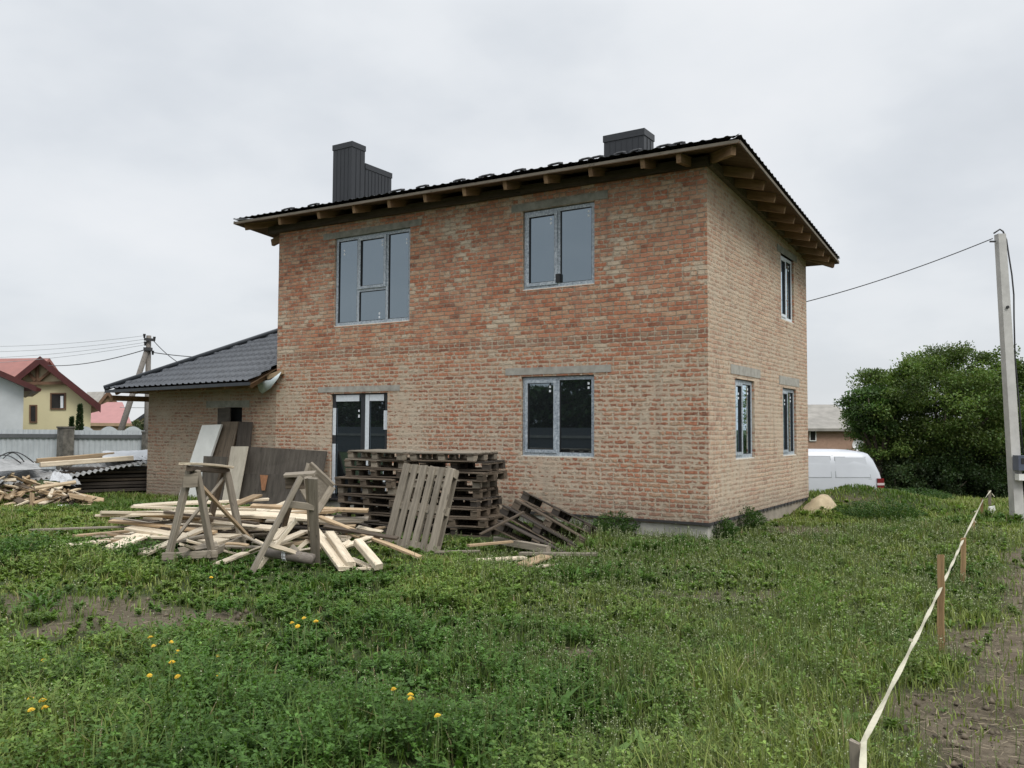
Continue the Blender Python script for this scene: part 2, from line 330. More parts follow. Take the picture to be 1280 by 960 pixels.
# cloud layer: project the direction on a plane overhead so that the clouds shrink towards the horizon
dv = math_(nt, 'ADD', zc, .32); pv = N(nt, 'ShaderNodeVectorMath', operation='DIVIDE'); nt.links.new(tc.outputs['Generated'], pv.inputs[0])
cx = N(nt, 'ShaderNodeCombineXYZ'); nt.links.new(dv, cx.inputs[0]); nt.links.new(dv, cx.inputs[1]); cx.inputs[2].default_value = 1.; nt.links.new(cx.outputs[0], pv.inputs[1])
n1 = noise(nt, pv.outputs[0], 1.7, 5, .52); n2 = noise(nt, pv.outputs[0], .7, 3, .5)
cl = math_(nt, 'ADD', math_(nt, 'MULTIPLY', n1, .6), math_(nt, 'MULTIPLY', n2, .4))
cloud = ramp(nt, cl, [(.34, (4.55, 4.82, 5.15)), (.46, (5.3, 5.55, 5.85)), (.54, (6.0, 6.2, 6.42)), (.66, (6.6, 6.7, 6.85))])
hz = ramp(nt, zc, [(0., 1.), (.16, .45), (.4, 0.)]); cloud = mix(nt, math_(nt, 'MULTIPLY', hz, .55), cloud, (5.85, 6.0, 6.2))
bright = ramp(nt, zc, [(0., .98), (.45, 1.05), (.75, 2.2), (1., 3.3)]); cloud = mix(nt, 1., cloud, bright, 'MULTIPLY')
gnd = ramp(nt, math_(nt, 'ADD', sp.outputs[2], .5), [(.47, .12), (.5, 1.)]); cloud = mix(nt, 1., cloud, gnd, 'MULTIPLY')
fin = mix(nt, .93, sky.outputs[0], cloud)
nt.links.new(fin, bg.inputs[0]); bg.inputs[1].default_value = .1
sun = bpy.data.lights.new('Sun', 'SUN'); sun.energy = 1.5; sun.angle = R_(25); sun.color = (1, .965, .90)
so = bpy.data.objects.new('Sun', sun); COL.objects.link(so)
sd = Vector((SUN_AZ.x*math.cos(SUN_EL), SUN_AZ.y*math.cos(SUN_EL), math.sin(SUN_EL))); so.rotation_euler = sd.to_track_quat('Z', 'Y').to_euler(); so.location = (10, -10, 30)
scene.view_settings.view_transform = 'Standard'; scene.view_settings.look = 'None'; scene.view_settings.exposure = .42; scene.view_settings.gamma = 1
scene.view_settings.use_curve_mapping = False
scene.cycles.max_bounces = 6; scene.cycles.transparent_max_bounces = 4; scene.cycles.diffuse_bounces = 3; scene.cycles.use_denoising = True

# ------------------------------------------------------------------ terrain
def vnoise(x, y, seed=0):                                          # smooth value noise, numpy
    x = np.asarray(x, float); y = np.asarray(y, float)
    xi = np.floor(x); yi = np.floor(y); fx = x-xi; fy = y-yi; fx = fx*fx*(3-2*fx); fy = fy*fy*(3-2*fy)
    def h(a, b):
        n = np.sin(a*127.1+b*311.7+seed*74.7)*43758.5453; return n-np.floor(n)
    return (h(xi, yi)*(1-fx)+h(xi+1, yi)*fx)*(1-fy)+(h(xi, yi+1)*(1-fx)+h(xi+1, yi+1)*fx)*fy
def fbm(x, y, seed=0, o=3): return sum(vnoise(x*2**k, y*2**k, seed+k)/2**k for k in range(o))/sum(1/2**k for k in range(o))
def sstep(a, b, x): t = np.clip((np.asarray(x, float)-a)/(b-a), 0, 1); return t*t*(3-2*t)
def dl(x, y):                                                      # depth and lateral distance as seen by somebody standing at the camera
    return (x-CAM.x)*FH.x+(y-CAM.y)*FH.y, (x-CAM.x)*RH.x+(y-CAM.y)*RH.y
MOUND = (.85, 7.15)
def TZ(x, y):
    x = np.asarray(x, float); y = np.asarray(y, float); d, l = dl(x, y)
    z = -.25 + (fbm(x*.7, y*.7, 3)-.5)*.09*sstep(60, 25, d)
    z = z - .72*sstep(20.5, 25, d)*sstep(1, 5, l)
    a = (x-MOUND[0])*RH.x+(y-MOUND[1])*RH.y; b = (x-MOUND[0])*FH.x+(y-MOUND[1])*FH.y
    z = z + .40*np.exp(-(a/1.75)**2-(b/1.0)**2)*(.75+.5*fbm(x*1.6, y*1.6, 9))
    return z
def tz(x, y): return float(TZ(x, y))
def GT(px, py):                                                    # ground point, height of the terrain
    p = G(px, py)
    for _ in range(3): p = G(px, py, tz(p.x, p.y))
    return p
def polydist(x, y, pts):
    best = np.full(np.shape(x), 1e9)
    for (ax, ay), (bx, by) in zip(pts[:-1], pts[1:]):
        dx, dy = bx-ax, by-ay; t = np.clip(((x-ax)*dx+(y-ay)*dy)/(dx*dx+dy*dy+1e-9), 0, 1)
        best = np.minimum(best, np.hypot(x-ax-t*dx, y-ay-t*dy))
    return best
SOIL = [tuple(G(a, b)[:2]) for a, b in ((-260, 748), (0, 755), (130, 762), (230, 776))]
SOIL2 = [tuple(G(a, b)[:2]) for a, b in ((840, 742), (900, 745), (1060, 748))]
PATCH = [(G(730, 820), .30), (G(1000, 662), .9), (G(75, 785), .4), (G(1160, 890), .75), (G(1230, 800), .6)]
FEET = [tuple(G(a, b)[:2]) for a, b in ((225, 712), (320, 722), (405, 714), (470, 714))]
def bare(x, y):
    n = fbm(x*1.3, y*1.3, 21); n2 = fbm(x*4, y*4, 5)
    m = .86*sstep(.60, .2, polydist(x, y, SOIL)+(n-.5)*.8+(n2-.5)*.35)
    m = np.maximum(m, .55*sstep(.34, .1, polydist(x, y, SOIL2)+(n-.5)*.5))
    pth = sstep(3.85, 4.5, x+(n-.5)*1.3)*sstep(6.6, 6.0, x+(n-.5))*sstep(-10.5, -9.2, y)*sstep(9, 5, y)
    m = np.maximum(m, pth*sstep(.16, .40, n*.6+n2*.4+.08+.12*sstep(4.3, 5.0, x)))
    for p, r in PATCH: m = np.maximum(m, .9*sstep(r, r*.45, np.hypot(x-p.x, y-p.y)+(n-.5)*r))
    d, l = dl(x, y)
    cutd = np.hypot((x-1.0)*.7, y-6.15)
    m = np.maximum(m, .8*sstep(.5, .2, cutd+(n2-.5)*.6))
    m = np.maximum(m, .97*sstep(3.90, 4.10, x+(n-.5)*.42+(n2-.5)*.25)*sstep(6.4, 5.8, x)*sstep(-11, -9.5, y)*sstep(5, 1.5, y)*np.clip(.55+.9*n2, 0, 1))
    return np.clip(m, 0, 1)
def axis(lo, hi, step, far):
    core = list(np.arange(lo, hi+1e-6, step)); g = step; a = hi; b = lo; up = []; dn = []
    while a < far: g *= 1.35; a += g; up.append(a)
    g = step
    while b > -far: g *= 1.35; b -= g; dn.append(b)
    return np.array(dn[::-1]+core+up)
gx = axis(-22, 14, .2, 2500); gy = axis(-15, 26, .2, 2500)
X, Y = np.meshgrid(gx, gy); Z = TZ(X, Y); nx, ny = len(gx), len(gy)
bm_ = bare(X, Y); fine = (fbm(X*5, Y*5, 31)-.5)*.05*bm_; Z = Z+fine
idx = np.arange(nx*ny).reshape(ny, nx)
quads = np.stack([idx[:-1, :-1], idx[:-1, 1:], idx[1:, 1:], idx[1:, :-1]], -1).reshape(-1, 4)
cols = np.zeros((nx*ny, 3)); cols[:, 0] = bm_.ravel()
def ground_mat():
    m, nt, b = newmat('ground_soil'); co = objco(nt); a = N(nt, 'ShaderNodeAttribute', attribute_name='Col')
    s = N(nt, 'ShaderNodeSeparateColor'); nt.links.new(a.outputs['Color'], s.inputs[0])
    n = noise(nt, co, 1.7, 8, .65); nf = noise(nt, co, 16, 6, .7)
    soil = ramp(nt, math_(nt, 'ADD', math_(nt, 'MULTIPLY', n, .5), math_(nt, 'MULTIPLY', nf, .5)), [(.3, (.060, .047, .032)), (.5, (.135, .108, .077)), (.7, (.22, .18, .132))])
    turf = ramp(nt, math_(nt, 'ADD', math_(nt, 'MULTIPLY', n, .4), math_(nt, 'MULTIPLY', nf, .6)), [(.3, (.022, .030, .012)), (.5, (.045, .062, .022)), (.7, (.075, .085, .035))])
    nt.links.new(mix(nt, s.outputs[0], turf, soil), b.inputs['Base Color']); b.inputs['Roughness'].default_value = .97; b.inputs['Specular IOR Level'].default_value = .15
    bump(nt, b, nf, .9, .05); return m
ground = put('ground', np_mesh('ground', np.stack([X.ravel(), Y.ravel(), Z.ravel()], -1), quads, ground_mat(), cols, smooth=True)); tag(ground, kind='structure')
# ------------------------------------------------------------------ the brick house
HOUSE = thing('brick_house', 'unfinished two-storey brick house with open eaves and a low tiled side wing', 'house', (0, 0, 0))
W, D = 9.745, 6.30
def wall_mesh(mb, P, us, vs, holes, top=None, depth=.16):
    """facade from P(u, v, d); d is how far a point lies in front of the facade; holes = (u0, u1, v0, v1)"""
    us = sorted(set(us+[h[i] for h in holes for i in (0, 1)])); vs = sorted(set(vs+[h[i] for h in holes for i in (2, 3)]))
    vt = vs[-1]
    def V(u, v): return P(u, top(u) if (top and v == vt) else v, 0)
    for i in range(len(us)-1):
        for j in range(len(vs)-1):
            uc, vc = (us[i]+us[i+1])/2, (vs[j]+vs[j+1])/2
            if any(h[0] < uc < h[1] and h[2] < vc < h[3] for h in holes): continue
            mb.quad(V(us[i], vs[j]), V(us[i+1], vs[j]), V(us[i+1], vs[j+1]), V(us[i], vs[j+1]))
    for a, b, c, d in holes:
        q = [(a, c), (b, c), (b, d), (a, d)]
        for k in range(4):
            (u0, v0), (u1, v1) = q[k], q[(k+1) % 4]
            mb.quad(P(u1, v1, 0), P(u0, v0, 0), P(u0, v0, -depth), P(u1, v1, -depth))
def PF(u, v, d): return (u, -d, v)                                   # front facade, y = 0
def PS(u, v, d): return (d, u, v)                                    # side facade, x = 0
FRONT = dict(ul=(-8.07, -6.04, 3.545, 5.41), ur=(-3.44, -1.995, 3.925, 5.36), lr=(-3.455, -2.0, .965, 2.378), door=(-8.11, -6.575, -.05, 2.155))
SIDE = dict(a=(1.335, 2.42, .945, 2.33), b=(4.30, 5.33, .93, 2.30), c=(4.26, 5.26, 3.67, 5.0))
def ftop(u): return 5.63 - .010*u
def stop(y): return 5.64 - .068*y
mb = MB()
wall_mesh(mb, PF, [-W, 0], [0, 5.6], [h for h in FRONT.values()], ftop)
wall_mesh(mb, PS, [0, D], [0, 5.6], [h for h in SIDE.values()], stop)
mb.quad((0, D, 0), (-W, D, 0), (-W, D, 5.35), (0, D, stop(D)))
mb.quad((-W, D, 0), (-W, 0, 0), (-W, 0, ftop(-W)), (-W, D, 5.35))
mb.build('brick_wall', M['brick'], HOUSE)
# side wing
AX0 = -14.26
mb = MB(); wall_mesh(mb, PF, [AX0, -W], [-.45, 2.42], [(-11.42, -10.84, 1.30, 1.90)])
mb.quad((AX0, 6.3, -.45), (AX0, 0, -.45), (AX0, 0, 2.42), (AX0, 6.3, 2.42)); mb.quad((-W, 6.3, -.45), (AX0, 6.3, -.45), (AX0, 6.3, 2.42), (-W, 6.3, 2.42))
mb.build('wing_wall', M['brick_annex'], HOUSE)
# plinth and damp course
mb = MB(); mb.box(-W+.02, -.03, .025, .4, -.75, -.012); mb.build('plinth', M['plinth'], HOUSE)
mb = MB(); mb.box(-.4, -.022, .4, D-.02, -.75, -.012); mb.build('plinth', M['plinth_side'], HOUSE)
mb = MB(); random.seed(3)
x = -W
while x < -.02:
    L = random.uniform(.3, .9); x1 = min(x+L, 0.004); mb.box(x, x1, -.012-random.random()*.012, .05, -.016-random.random()*.035, .004); x = x1
y = .0
while y < D:
    y1 = min(y+.24, D+.01); mb.box(-.05, .006+random.random()*.012, y+.004, y1-.05, -.045, .003); y = y1
mb.build('damp_course', M['tar'], HOUSE)
# lintels
def fbox(mb, P, u0, u1, v0, v1, d0, d1):
    b = [P(u0, v0, d0), P(u1, v0, d0), P(u1, v0, d1), P(u0, v0, d1)]; t = [P(u0, v1, d0), P(u1, v1, d0), P(u1, v1, d1), P(u0, v1, d1)]
    if P is PF: b = b[::-1]; t = t[::-1]
    return mb.hexa(b, t)
for P, u0, u1, v0, v1, mt in ((PF, -8.40, -5.76, 5.405, 5.535, 'concrete_green'), (PF, -3.68, -1.74, 5.372, 5.505, 'concrete_green'), (PF, -3.79, -1.68, 2.412, 2.538, 'concrete'),
                              (PF, -8.48, -6.26, 2.186, 2.30, 'concrete'), (PF, -12.08, -10.6, 1.90, 2.05, 'concrete_green'), (PS, 1.10, 2.78, 2.40, 2.56, 'concrete'), (PS, 4.05, 5.58, 2.36, 2.53, 'concrete'), (PS, 4.0, 5.5, 5.0, 5.14, 'concrete_green')):
    m_ = MB(); fbox(m_, P, u0, u1, v0, v1, -.12, .008); m_.build('lintel', M[mt], HOUSE)
# windows: frame (with mullions) > sash, pane, sticker
FD0, FD1 = -.13, -.045
def window(P, r, muls, cells, gap=.012, fw=.062, fr='film'):
    u0, u1, v0, v1 = r; u0 += gap; u1 -= gap; v1 -= gap; v0 += .02
    mb = MB(); fbox(mb, P, u0, u0+fw, v0, v1, FD0, FD1); fbox(mb, P, u1-fw, u1, v0, v1, FD0, FD1)
    fbox(mb, P, u0+fw, u1-fw, v1-fw, v1, FD0, FD1); fbox(mb, P, u0+fw, u1-fw, v0, v0+fw, FD0, FD1)
    for a, b, c, d in muls: fbox(mb, P, a, b, c if c is not None else v0+fw, d if d is not None else v1-fw, FD0, FD1-.002)
    wo = mb.build('window', M[fr], HOUSE)
    s = MB(); fbox(s, P, r[0]+.004, r[1]-.004, r[2]+.001, r[2]+.019, FD0, -.008); s.build('sill', M['sill_white'], wo)
    for (a, b, c, d, sash, st) in cells:
        a = u0+fw if a is None else a; b = u1-fw if b is None else b; c = v0+fw if c is None else c; d = v1-fw if d is None else d
        if sash:
            sw = .055; s = MB(); g = .006; a, b, c, d = a+g-.018, b-g+.018, c+g-.018, d-g+.018
            for q in ((a, a+sw, c, d), (b-sw, b, c, d), (a+sw, b-sw, d-sw, d), (a+sw, b-sw, c, c+sw)): fbox(s, P, *q, FD1-.02, FD1+.022)
            so_ = s.build('sash', M[fr], wo); a, b, c, d = a+sw, b-sw, c+sw, d-sw
            s = MB(); e = .009
            for q in ((a-.001, a+e, c, d), (b-e, b+.001, c, d), (a+e, b-e, d-e, d+.001), (a+e, b-e, c-.001, c+e)): fbox(s, P, *q, FD1-.03, FD1+.014)
            s.build('gasket', M['black'], so_ if False else wo)
            dd = FD1-.015
        else:
            s = MB(); e = .010
            for q in ((a-.001, a+e, c, d), (b-e, b+.001, c, d), (a+e, b-e, d-e, d+.001), (a+e, b-e, c-.001, c+e)): fbox(s, P, *q, FD1-.04, FD1-.008)
            s.build('gasket', M['black'], wo)
            dd = FD1-.03
        p = MB(); fbox(p, P, a, b, c, d, dd-.02, dd); p.build('pane', M['glass'], wo)
        if st:
            k = MB(); su, sv = st; su = a+(b-a)*su; sv = c+(d-c)*sv
            for dz in (0, .075): fbox(k, P, su, su+.036, sv+dz, sv+dz+.04, dd, dd+.003)
            k.build('sticker', M['white'], wo)
    return wo
r = FRONT['ul']; window(PF, r, [(-7.475, -7.41, None, None), (-6.70, -6.635, None, None), (-7.41, -6.70, 4.235, 4.30)],
    [(None, -7.475, None, None, False, (.22, .83)), (-7.41, -6.70, 4.30, None, True, (.86, .83)), (-7.41, -6.70, None, 4.235, False, (.72, .06)), (-6.635, None, None, None, False, (.82, .86))])
r = FRONT['ur']; wo = window(PF, r, [(-2.755, -2.69, None, None)], [(None, -2.755, None, None, True, (.80, .86)), (-2.69, None, None, None, False, (.85, .87))])
k = MB(); fbox(k, PF, -2.765, -2.685, 4.02, 4.17, FD1, FD1+.03); k.build('drain_cover', M['black'], wo)
r = FRONT['lr']; window(PF, r, [(-2.765, -2.70, None, None)], [(None, -2.765, None, None, True, (.80, .86)), (-2.70, None, None, None, False, (.86, .87))])
window(PS, SIDE['a'], [(1.80, 1.865, None, None)], [(None, 1.80, None, None, True, (.72, .80)), (1.865, None, None, None, False, (.78, .86))])
window(PS, SIDE['b'], [(4.77, 4.835, None, None)], [(None, 4.77, None, None, True, (.72, .80)), (4.835, None, None, None, False, (.72, .84))])
window(PS, SIDE['c'], [(4.73, 4.80, None, None)], [(None, 4.73, None, None, True, None), (4.80, None, None, None, False, (.78, .86))], fr='frame_white')
# balcony door, anthracite frame with remains of white film
u0, u1, v0, v1 = -8.10, -6.585, -.04, 2.145
mb = MB(); f = .085
for q in ((u0, u0+f, v0, v1), (u1-f, u1, v0, v1), (u0+f, u1-f, v1-f, v1), (u0+f, u1-f, v0, v0+f), (-7.31, -7.10, v0+f, v1-f)): fbox(mb, PF, *q, FD0, FD1)
door = mb.build('door', M['frame_dark'], HOUSE)
for a, b, c, d in ((u0+f, -7.31, v0+f, v1-f), (-7.10, u1-f, v0+f, v1-f)):
    p = MB(); fbox(p, PF, a, b, c, d, FD0, FD1-.02); p.build('pane', M['glass'], door)
s = MB()
for q in ((u0+.10, -7.36, v1-.15, v1-.02), (-7.08, u1-.12, v1-.15, v1-.02), (u0+.015, u0+.10, 1.30, 1.86), (u0+.015, u0+.10, .1, 1.12), (-7.19, -7.09, .1, v1-.02), (u1-.115, u1-.02, 1.42, 1.80), (u1-.115, u1-.02, .1, .86)): fbox(s, PF, *q, FD1+.001, FD1+.008)
s.build('protective_film', M['frame_white'], door)
s = MB()
for q in ((-7.40, -7.365, 1.66, 1.72), (-7.40, -7.37, 1.78, 1.82)): fbox(s, PF, *q, FD1-.02, FD1-.015)
s.build('sticker', M['white'], door)
# boarded opening of the wing
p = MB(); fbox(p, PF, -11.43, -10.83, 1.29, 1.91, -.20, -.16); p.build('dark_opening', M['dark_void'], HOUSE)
p = MB(); fbox(p, PF, -11.62, -11.20, 1.15, 1.885, .012, .045); p.build('cover_board', M['w_form'], HOUSE)
# ---- main roof
FR_, FL_, BR_, BL_ = Vector((.735, -.62, 5.80)), Vector((-10.53, -.62, 5.975)), Vector((.66, 6.62, 5.185)), Vector((-10.53, 6.9, 5.38))
PITCHK = .285
R1 = Vector((-2.95, 3.05, 0)); R2 = Vector((-6.9, 3.05, 0)); R1.z = (FR_.z+BR_.z)/2+PITCHK*3.66; R2.z = (FL_.z+BL_.z)/2+PITCHK*3.66
def tile_face(mb, A, B, C, Dd, nu, nv, wave=.19, amp=.016, stp=.35, sh=.03, drop=0.0):
    """A-B eave, Dd-C ridge. Waves run along the eave, steps climb the slope."""
    n = (B-A).cross(Dd-A).normalized()
    if n.z < 0: n = -n
    Ls = (B-A).length; V = []; H = ((Dd+C)/2-(A+B)/2).length
    for j in range(nv+1):
        t = j/nv; a = A.lerp(Dd, t); b = B.lerp(C, t); tt = t*H
        for i in range(nu+1):
            s = i/nu; p = a.lerp(b, s); u = (p-A).dot((B-A).normalized())
            wv = math.sin(2*math.pi*u/wave); h = amp*(wv if wv > -.3 else -.3-.4*(wv+.3)*-1*-1) + sh*(1-((tt/stp) % 1.0))
            V.append(p+n*(h+drop))
    Fc = []; k = nu+1
    for j in range(nv):
        for i in range(nu): Fc.append((j*k+i, j*k+i+1, (j+1)*k+i+1, (j+1)*k+i))
    mb.add(V, Fc)
mb = MB()
tile_face(mb, FL_, FR_, R1, R2, 360, 77)
tile_face(mb, FR_, BR_, R1, R1, 230, 66)
tile_face(mb, BR_, BL_, R2, R1, 90, 11); tile_face(mb, BL_, FL_, R2, R2, 60, 11)
roof = mb.build('roof', M['tile_brown'], HOUSE, smooth=True)
mb = MB()                                                              # boarding under the tiles
def low(v, d): return Vector((v.x, v.y, v.z-d))
ins = .03
def inset(v): c = Vector((-4.9, 3, v.z)); return v+(c-v).normalized()*ins
c4 = [inset(v) for v in (FL_, FR_, BR_, BL_)]
for a, b, c, d in ((c4[0], c4[1], R1, R2), (c4[1], c4[2], R1, R1), (c4[2], c4[3], R2, R1), (c4[3], c4[0], R2, R2)):
    q = [low(a, .055), low(b, .055), low(c, .055), low(d, .055)]
    q2 = [low(p, .03) for p in q]
    if c is d or c == d: mb.add([q[0], q[1], q[2], q2[0], q2[1], q2[2]], [(0, 1, 2), (5, 4, 3), (0, 3, 4, 1)])
    else: mb.add(q+q2, [(0, 1, 2, 3), (7, 6, 5, 4), (0, 4, 5, 1)])
mb.build('sheathing', M['w_soffit'], roof)
def trim(a, b, w_, h_, name, mat, dz, off):
    mb = MB(); o = Vector(off); mb.bar(low(a, dz)+o, low(b, dz)+o, w_, h_); mb.build(name, M[mat], roof)
trim(FL_+Vector((.06, 0, 0)), FR_-Vector((.03, 0, 0)), .03, .045, 'edge_board', 'w_trim', .052, (0, .03, 0))
trim(FR_+Vector((0, .06, 0)), BR_-Vector((0, .03, 0)), .03, .05, 'edge_board', 'w_trim', .052, (-.03, 0, 0))
trim(BL_, FL_, .03, .06, 'edge_board', 'w_trim', .052, (.03, 0, 0))
def froofz(x, y):                                                      # tile plane above a point near the front or the side eave
    zf = FL_.z+(FR_.z-FL_.z)*(x-FL_.x)/(FR_.x-FL_.x)+(y-FL_.y)*PITCHK*.98
    zs = FR_.z+(BR_.z-FR_.z)*(y-FR_.y)/(BR_.y-FR_.y)+(FR_.x-x)*PITCHK*.95
    return min(zf, zs)
def rafter(a, b, parent=roof, w_=.075, h_=.15, name='rafter'):
    a = Vector(a); b = Vector(b); a.z = froofz(a.x, a.y)-.095-h_/2; b.z = froofz(b.x, b.y)-.095-h_/2
    L = (b-a).length; m_ = MB(); m_.box(0, L, -w_/2, w_/2, -h_/2, h_/2)
    x_ = (b-a).normalized(); y_ = Vector((0, 0, 1)).cross(x_).normalized(); z_ = x_.cross(y_)
    m_.build(name, M['w_beam'], parent, M=Matrix(((x_.x, y_.x, z_.x, a.x), (x_.y, y_.y, z_.y, a.y), (x_.z, y_.z, z_.z, a.z), (0, 0, 0, 1))))
for px, py in ((349, 283), (398, 270), (442, 262), (486, 256), (531, 249), (580, 243), (631, 237), (682, 228), (738, 219), (803, 208), (848, 202)):
    p = on(px, py, 1, -.54); rafter((p.x, -.54, 0), (p.x, .55, 0))
rafter((.60, -.50, 0), (-.75, .85, 0)); 
for px, py in ((868, 345), (878, 398), (945, 470)): pass
for vx, vy in ((345, 325), (408, 398), (475, 470), (535, 540), (590, 600), (640, 655), (685, 708), (725, 752), (768, 800), (800, 835)):
    p = on(870+vx/4.8, 150+vy/4.8, 0, .57); rafter((.57, p.y, 0), (-.55, p.y, 0))
rafter((.55, 6.5, 0), (-.6, 5.6, 0))
# left hip end: rafter sticking out past the corner, and wall plates
rafter((-10.35, -.45, 0), (-9.4, .5, 0))
for yy in (.3, 1.0, 1.7): 
    p = Vector((-10.3, yy, 0)); a = p.copy(); b = Vector((-9.3, yy, 0))
    z = FL_.z-.35; a.z = z-.0; b.z = z+.25
    m_ = MB(); m_.bar(a, b, .075, .15); m_.build('rafter', M['w_beam'], roof)
mb = MB(); mb.bar((-10.02, -.035, ftop(-10)-.005+.075), (.05, -.035, ftop(0)+.075), .10, .15); mb.build('wall_plate', M['w_brown'], HOUSE)
mb = MB(); mb.bar((.035, .03, stop(0)+.065), (.035, D+.55, stop(D+.55)+.065), .10, .14); mb.build('wall_plate', M['w_brown'], HOUSE)
mb = MB()
mb.quad((-9.9, -.1, ftop(-9.9)+.15), (-9.9, -.0, ftop(-9.9)+.5), (.0, .0, 5.9), (.0, -.1, 5.8)); mb = None
# snow stops on the front slope
for px in (360, 392, 496, 528, 574, 608, 649, 694, 731.5, 746, 775, 795, 830, 848):
    py = 275-(px-290)*105/635-2
    p = on(px, py, 1, -.42); z = froofz(p.x, -.42); L = random.uniform(.26, .38) if px < 700 else random.uniform(.20, .26)
    mb = MB(); mb.tube([(p.x-L/2, -.42, z+.058), (p.x-L/4, -.42, z+.072), (p.x+L/4, -.42, z+.075), (p.x+L/2, -.42, z+.06)], .02, 8)
    for dx in (-L*.38, L*.38): mb.box(p.x+dx-.03, p.x+dx+.03, -.44, -.36, z-.02, z+.06)
    mb.build('snow_stop', M['tile_brown'], roof)
# chimneys clad in dark profiled sheet
def clad(x0, x1, y0, y1, z0, z1, name='chimney'):
    mb = MB(); mb.box(x0, x1, y0, y1, z0, z1); o = mb.build(name, M['chimney'], roof)
    m2 = MB(); s = .115
    k = int((x1-x0)/s)
    for i in range(1, k): xx = x0+(x1-x0)*i/k; m2.box(xx-.006, xx+.006, y0-.006, y0-.001, z0, z1-.13)
    k = int((y1-y0)/s)
    for i in range(1, k): yy = y0+(y1-y0)*i/k; m2.box(x1+.001, x1+.009, yy-.008, yy+.008, z0, z1-.13)
    m2.build('rib', M['chimney'], o)
    m3 = MB(); m3.box(x0-.015, x1+.015, y0-.015, y1+.015, z1-.115, z1+.012); m3.build('cap', M['chimney'], o)
clad(-9.64, -9.04, 1.5, 1.94, 5.9, 8.08); clad(-9.63, -9.042, 1.965, 2.90, 5.9, 7.68)
clad(-2.56, -1.735, 1.5, 1.95, 5.9, 7.02)
# ---- wing roof
AFL, AFR, ABL, ABR = Vector((-15.02, -.70, 2.335)), Vector((-9.76, -.70, 2.405)), Vector((-15.02, 7.0, 2.335)), Vector((-9.76, 7.0, 2.405))
AR1, AR2 = Vector((-11.17, 3.15, 4.36)), Vector((-9.76, 3.15, 4.40))
mb = MB(); tile_face(mb, AFL, AFR, AR2, AR1, 260, 84, .2, .026, .36, .05); tile_face(mb, ABL, AFL, AR1, AR1, 280, 84, .2, .026, .36, .05); tile_face(mb, ABR, ABL, AR1, AR2, 60, 12, .2, .018)
wroof = mb.build('wing_roof', M['tile'], HOUSE, smooth=True)
mb = MB()
for a, b, c, d in ((AFL, AFR, AR2, AR1), (ABL, AFL, AR1, AR1), (ABR, ABL, AR1, AR2)):
    if c == d: mb.add([low(a, .05), low(b, .05), low(c, .05)], [(0, 1, 2)])
    else: mb.add([low(a, .05), low(b, .05), low(c, .05), low(d, .05)], [(0, 1, 2, 3)])
mb.build('sheathing', M['w_soffit'], wroof)
mb = MB(); mb.tube([AFL+Vector((0, 0, .05)), AR1+Vector((0, 0, .07)), AR2+Vector((0, 0, .07))], .07, 10); mb.build('ridge_cap', M['tile'], wroof, True)
mb = MB(); mb.bar(low(AFL, .03)+Vector((.05, -.015, 0)), low(AFR, .03)+Vector((0, -.015, 0)), .02, .07); mb.build('edge_board', M['tile'], wroof)
for i, xx in enumerate(np.linspace(-14.75, -9.95, 7)):
    z = 2.34+(xx+15)*.0133
    m_ = MB(); m_.bar((xx, -.58, z-.12+.06), (xx, .02, z-.12+.37), .07, .14); m_.build('rafter', M['w_beam'], wroof)
m_ = MB(); m_.bar((-14.95, -.55, 2.15), (-14.95, 1.6, 2.15), .09, .13); m_.build('wall_plate', M['w_beam'], wroof)
m_ = MB(); m_.bar((-14.9, -.07, 2.36), (-9.8, -.07, 2.40), .12, .14); m_.build('wall_plate', M['w_beam'], wroof)
# loose roofing membrane and a block end at the right end of the wing eave
z = 2.50
me = MB(); pts = [(321, 479), (331, 476), (342, 474), (351, 465), (347, 473), (338, 485), (328, 492), (324, 489)]
P3 = [on(a, b, 1, -.18-.05*math.sin(i*1.7)) for i, (a, b) in enumerate(pts)]
c0 = sum((Vector(p) for p in P3), Vector())/len(P3)+Vector((0, -.05, 0))
n = len(P3); V = [tuple(p) for p in P3]+[tuple(c0)]+[tuple(Vector(p)+Vector((.004, .012, .004))) for p in P3]
me.add(V, [(i, (i+1) % n, n) for i in range(n)]+[(i, n+1+i, n+1+(i+1) % n, (i+1) % n) for i in range(n)]); me.build('roofing_membrane', M['membrane'], wroof, True)
m_ = MB(); a = on(335, 472, 1, -.15); m_.bar(a, a+Vector((.35, .1, .12)), .1, .1); m_.build('block_end', M['w_tan'], wroof)
# ------------------------------------------------------------------ timber: planks, sawhorses, pallets
def plank_mesh(L, w_, h_, mat, seed=0, bow=0.0, taper=0.0):
    rr = random.Random(seed); ns = 6; ch = min(w_, h_)*.12; V = []
    sec = [(-w_/2+ch, -h_/2), (w_/2-ch, -h_/2), (w_/2, -h_/2+ch), (w_/2, h_/2-ch), (w_/2-ch, h_/2), (-w_/2+ch, h_/2), (-w_/2, h_/2-ch), (-w_/2, -h_/2+ch)]
    sk = rr.uniform(-.12, .12)*w_
    for i in range(ns+1):
        t = i/ns; b = bow*4*t*(1-t); wy = 1+rr.uniform(-.02, .02)-taper*t; ex = rr.uniform(-.004, .004)
        for (y, z) in sec:
            x_ = L*t-L/2 + (sk*(y/w_*2)+rr.uniform(-.006, .006) if i in (0, ns) else 0)
            V.append((x_, y*wy+ex, z*(1-taper*.5*t)+b))
    Fc = [tuple(range(8))[::-1], tuple(ns*8+k for k in range(8))]
    for i in range(ns):
        for k in range(8): Fc.append((i*8+k, i*8+(k+1) % 8, (i+1)*8+(k+1) % 8, (i+1)*8+k))
    me = bpy.data.meshes.new('plank'); me.from_pydata(V, [], Fc); me.materials.append(mat); me.update(); return me
SEED = [0]
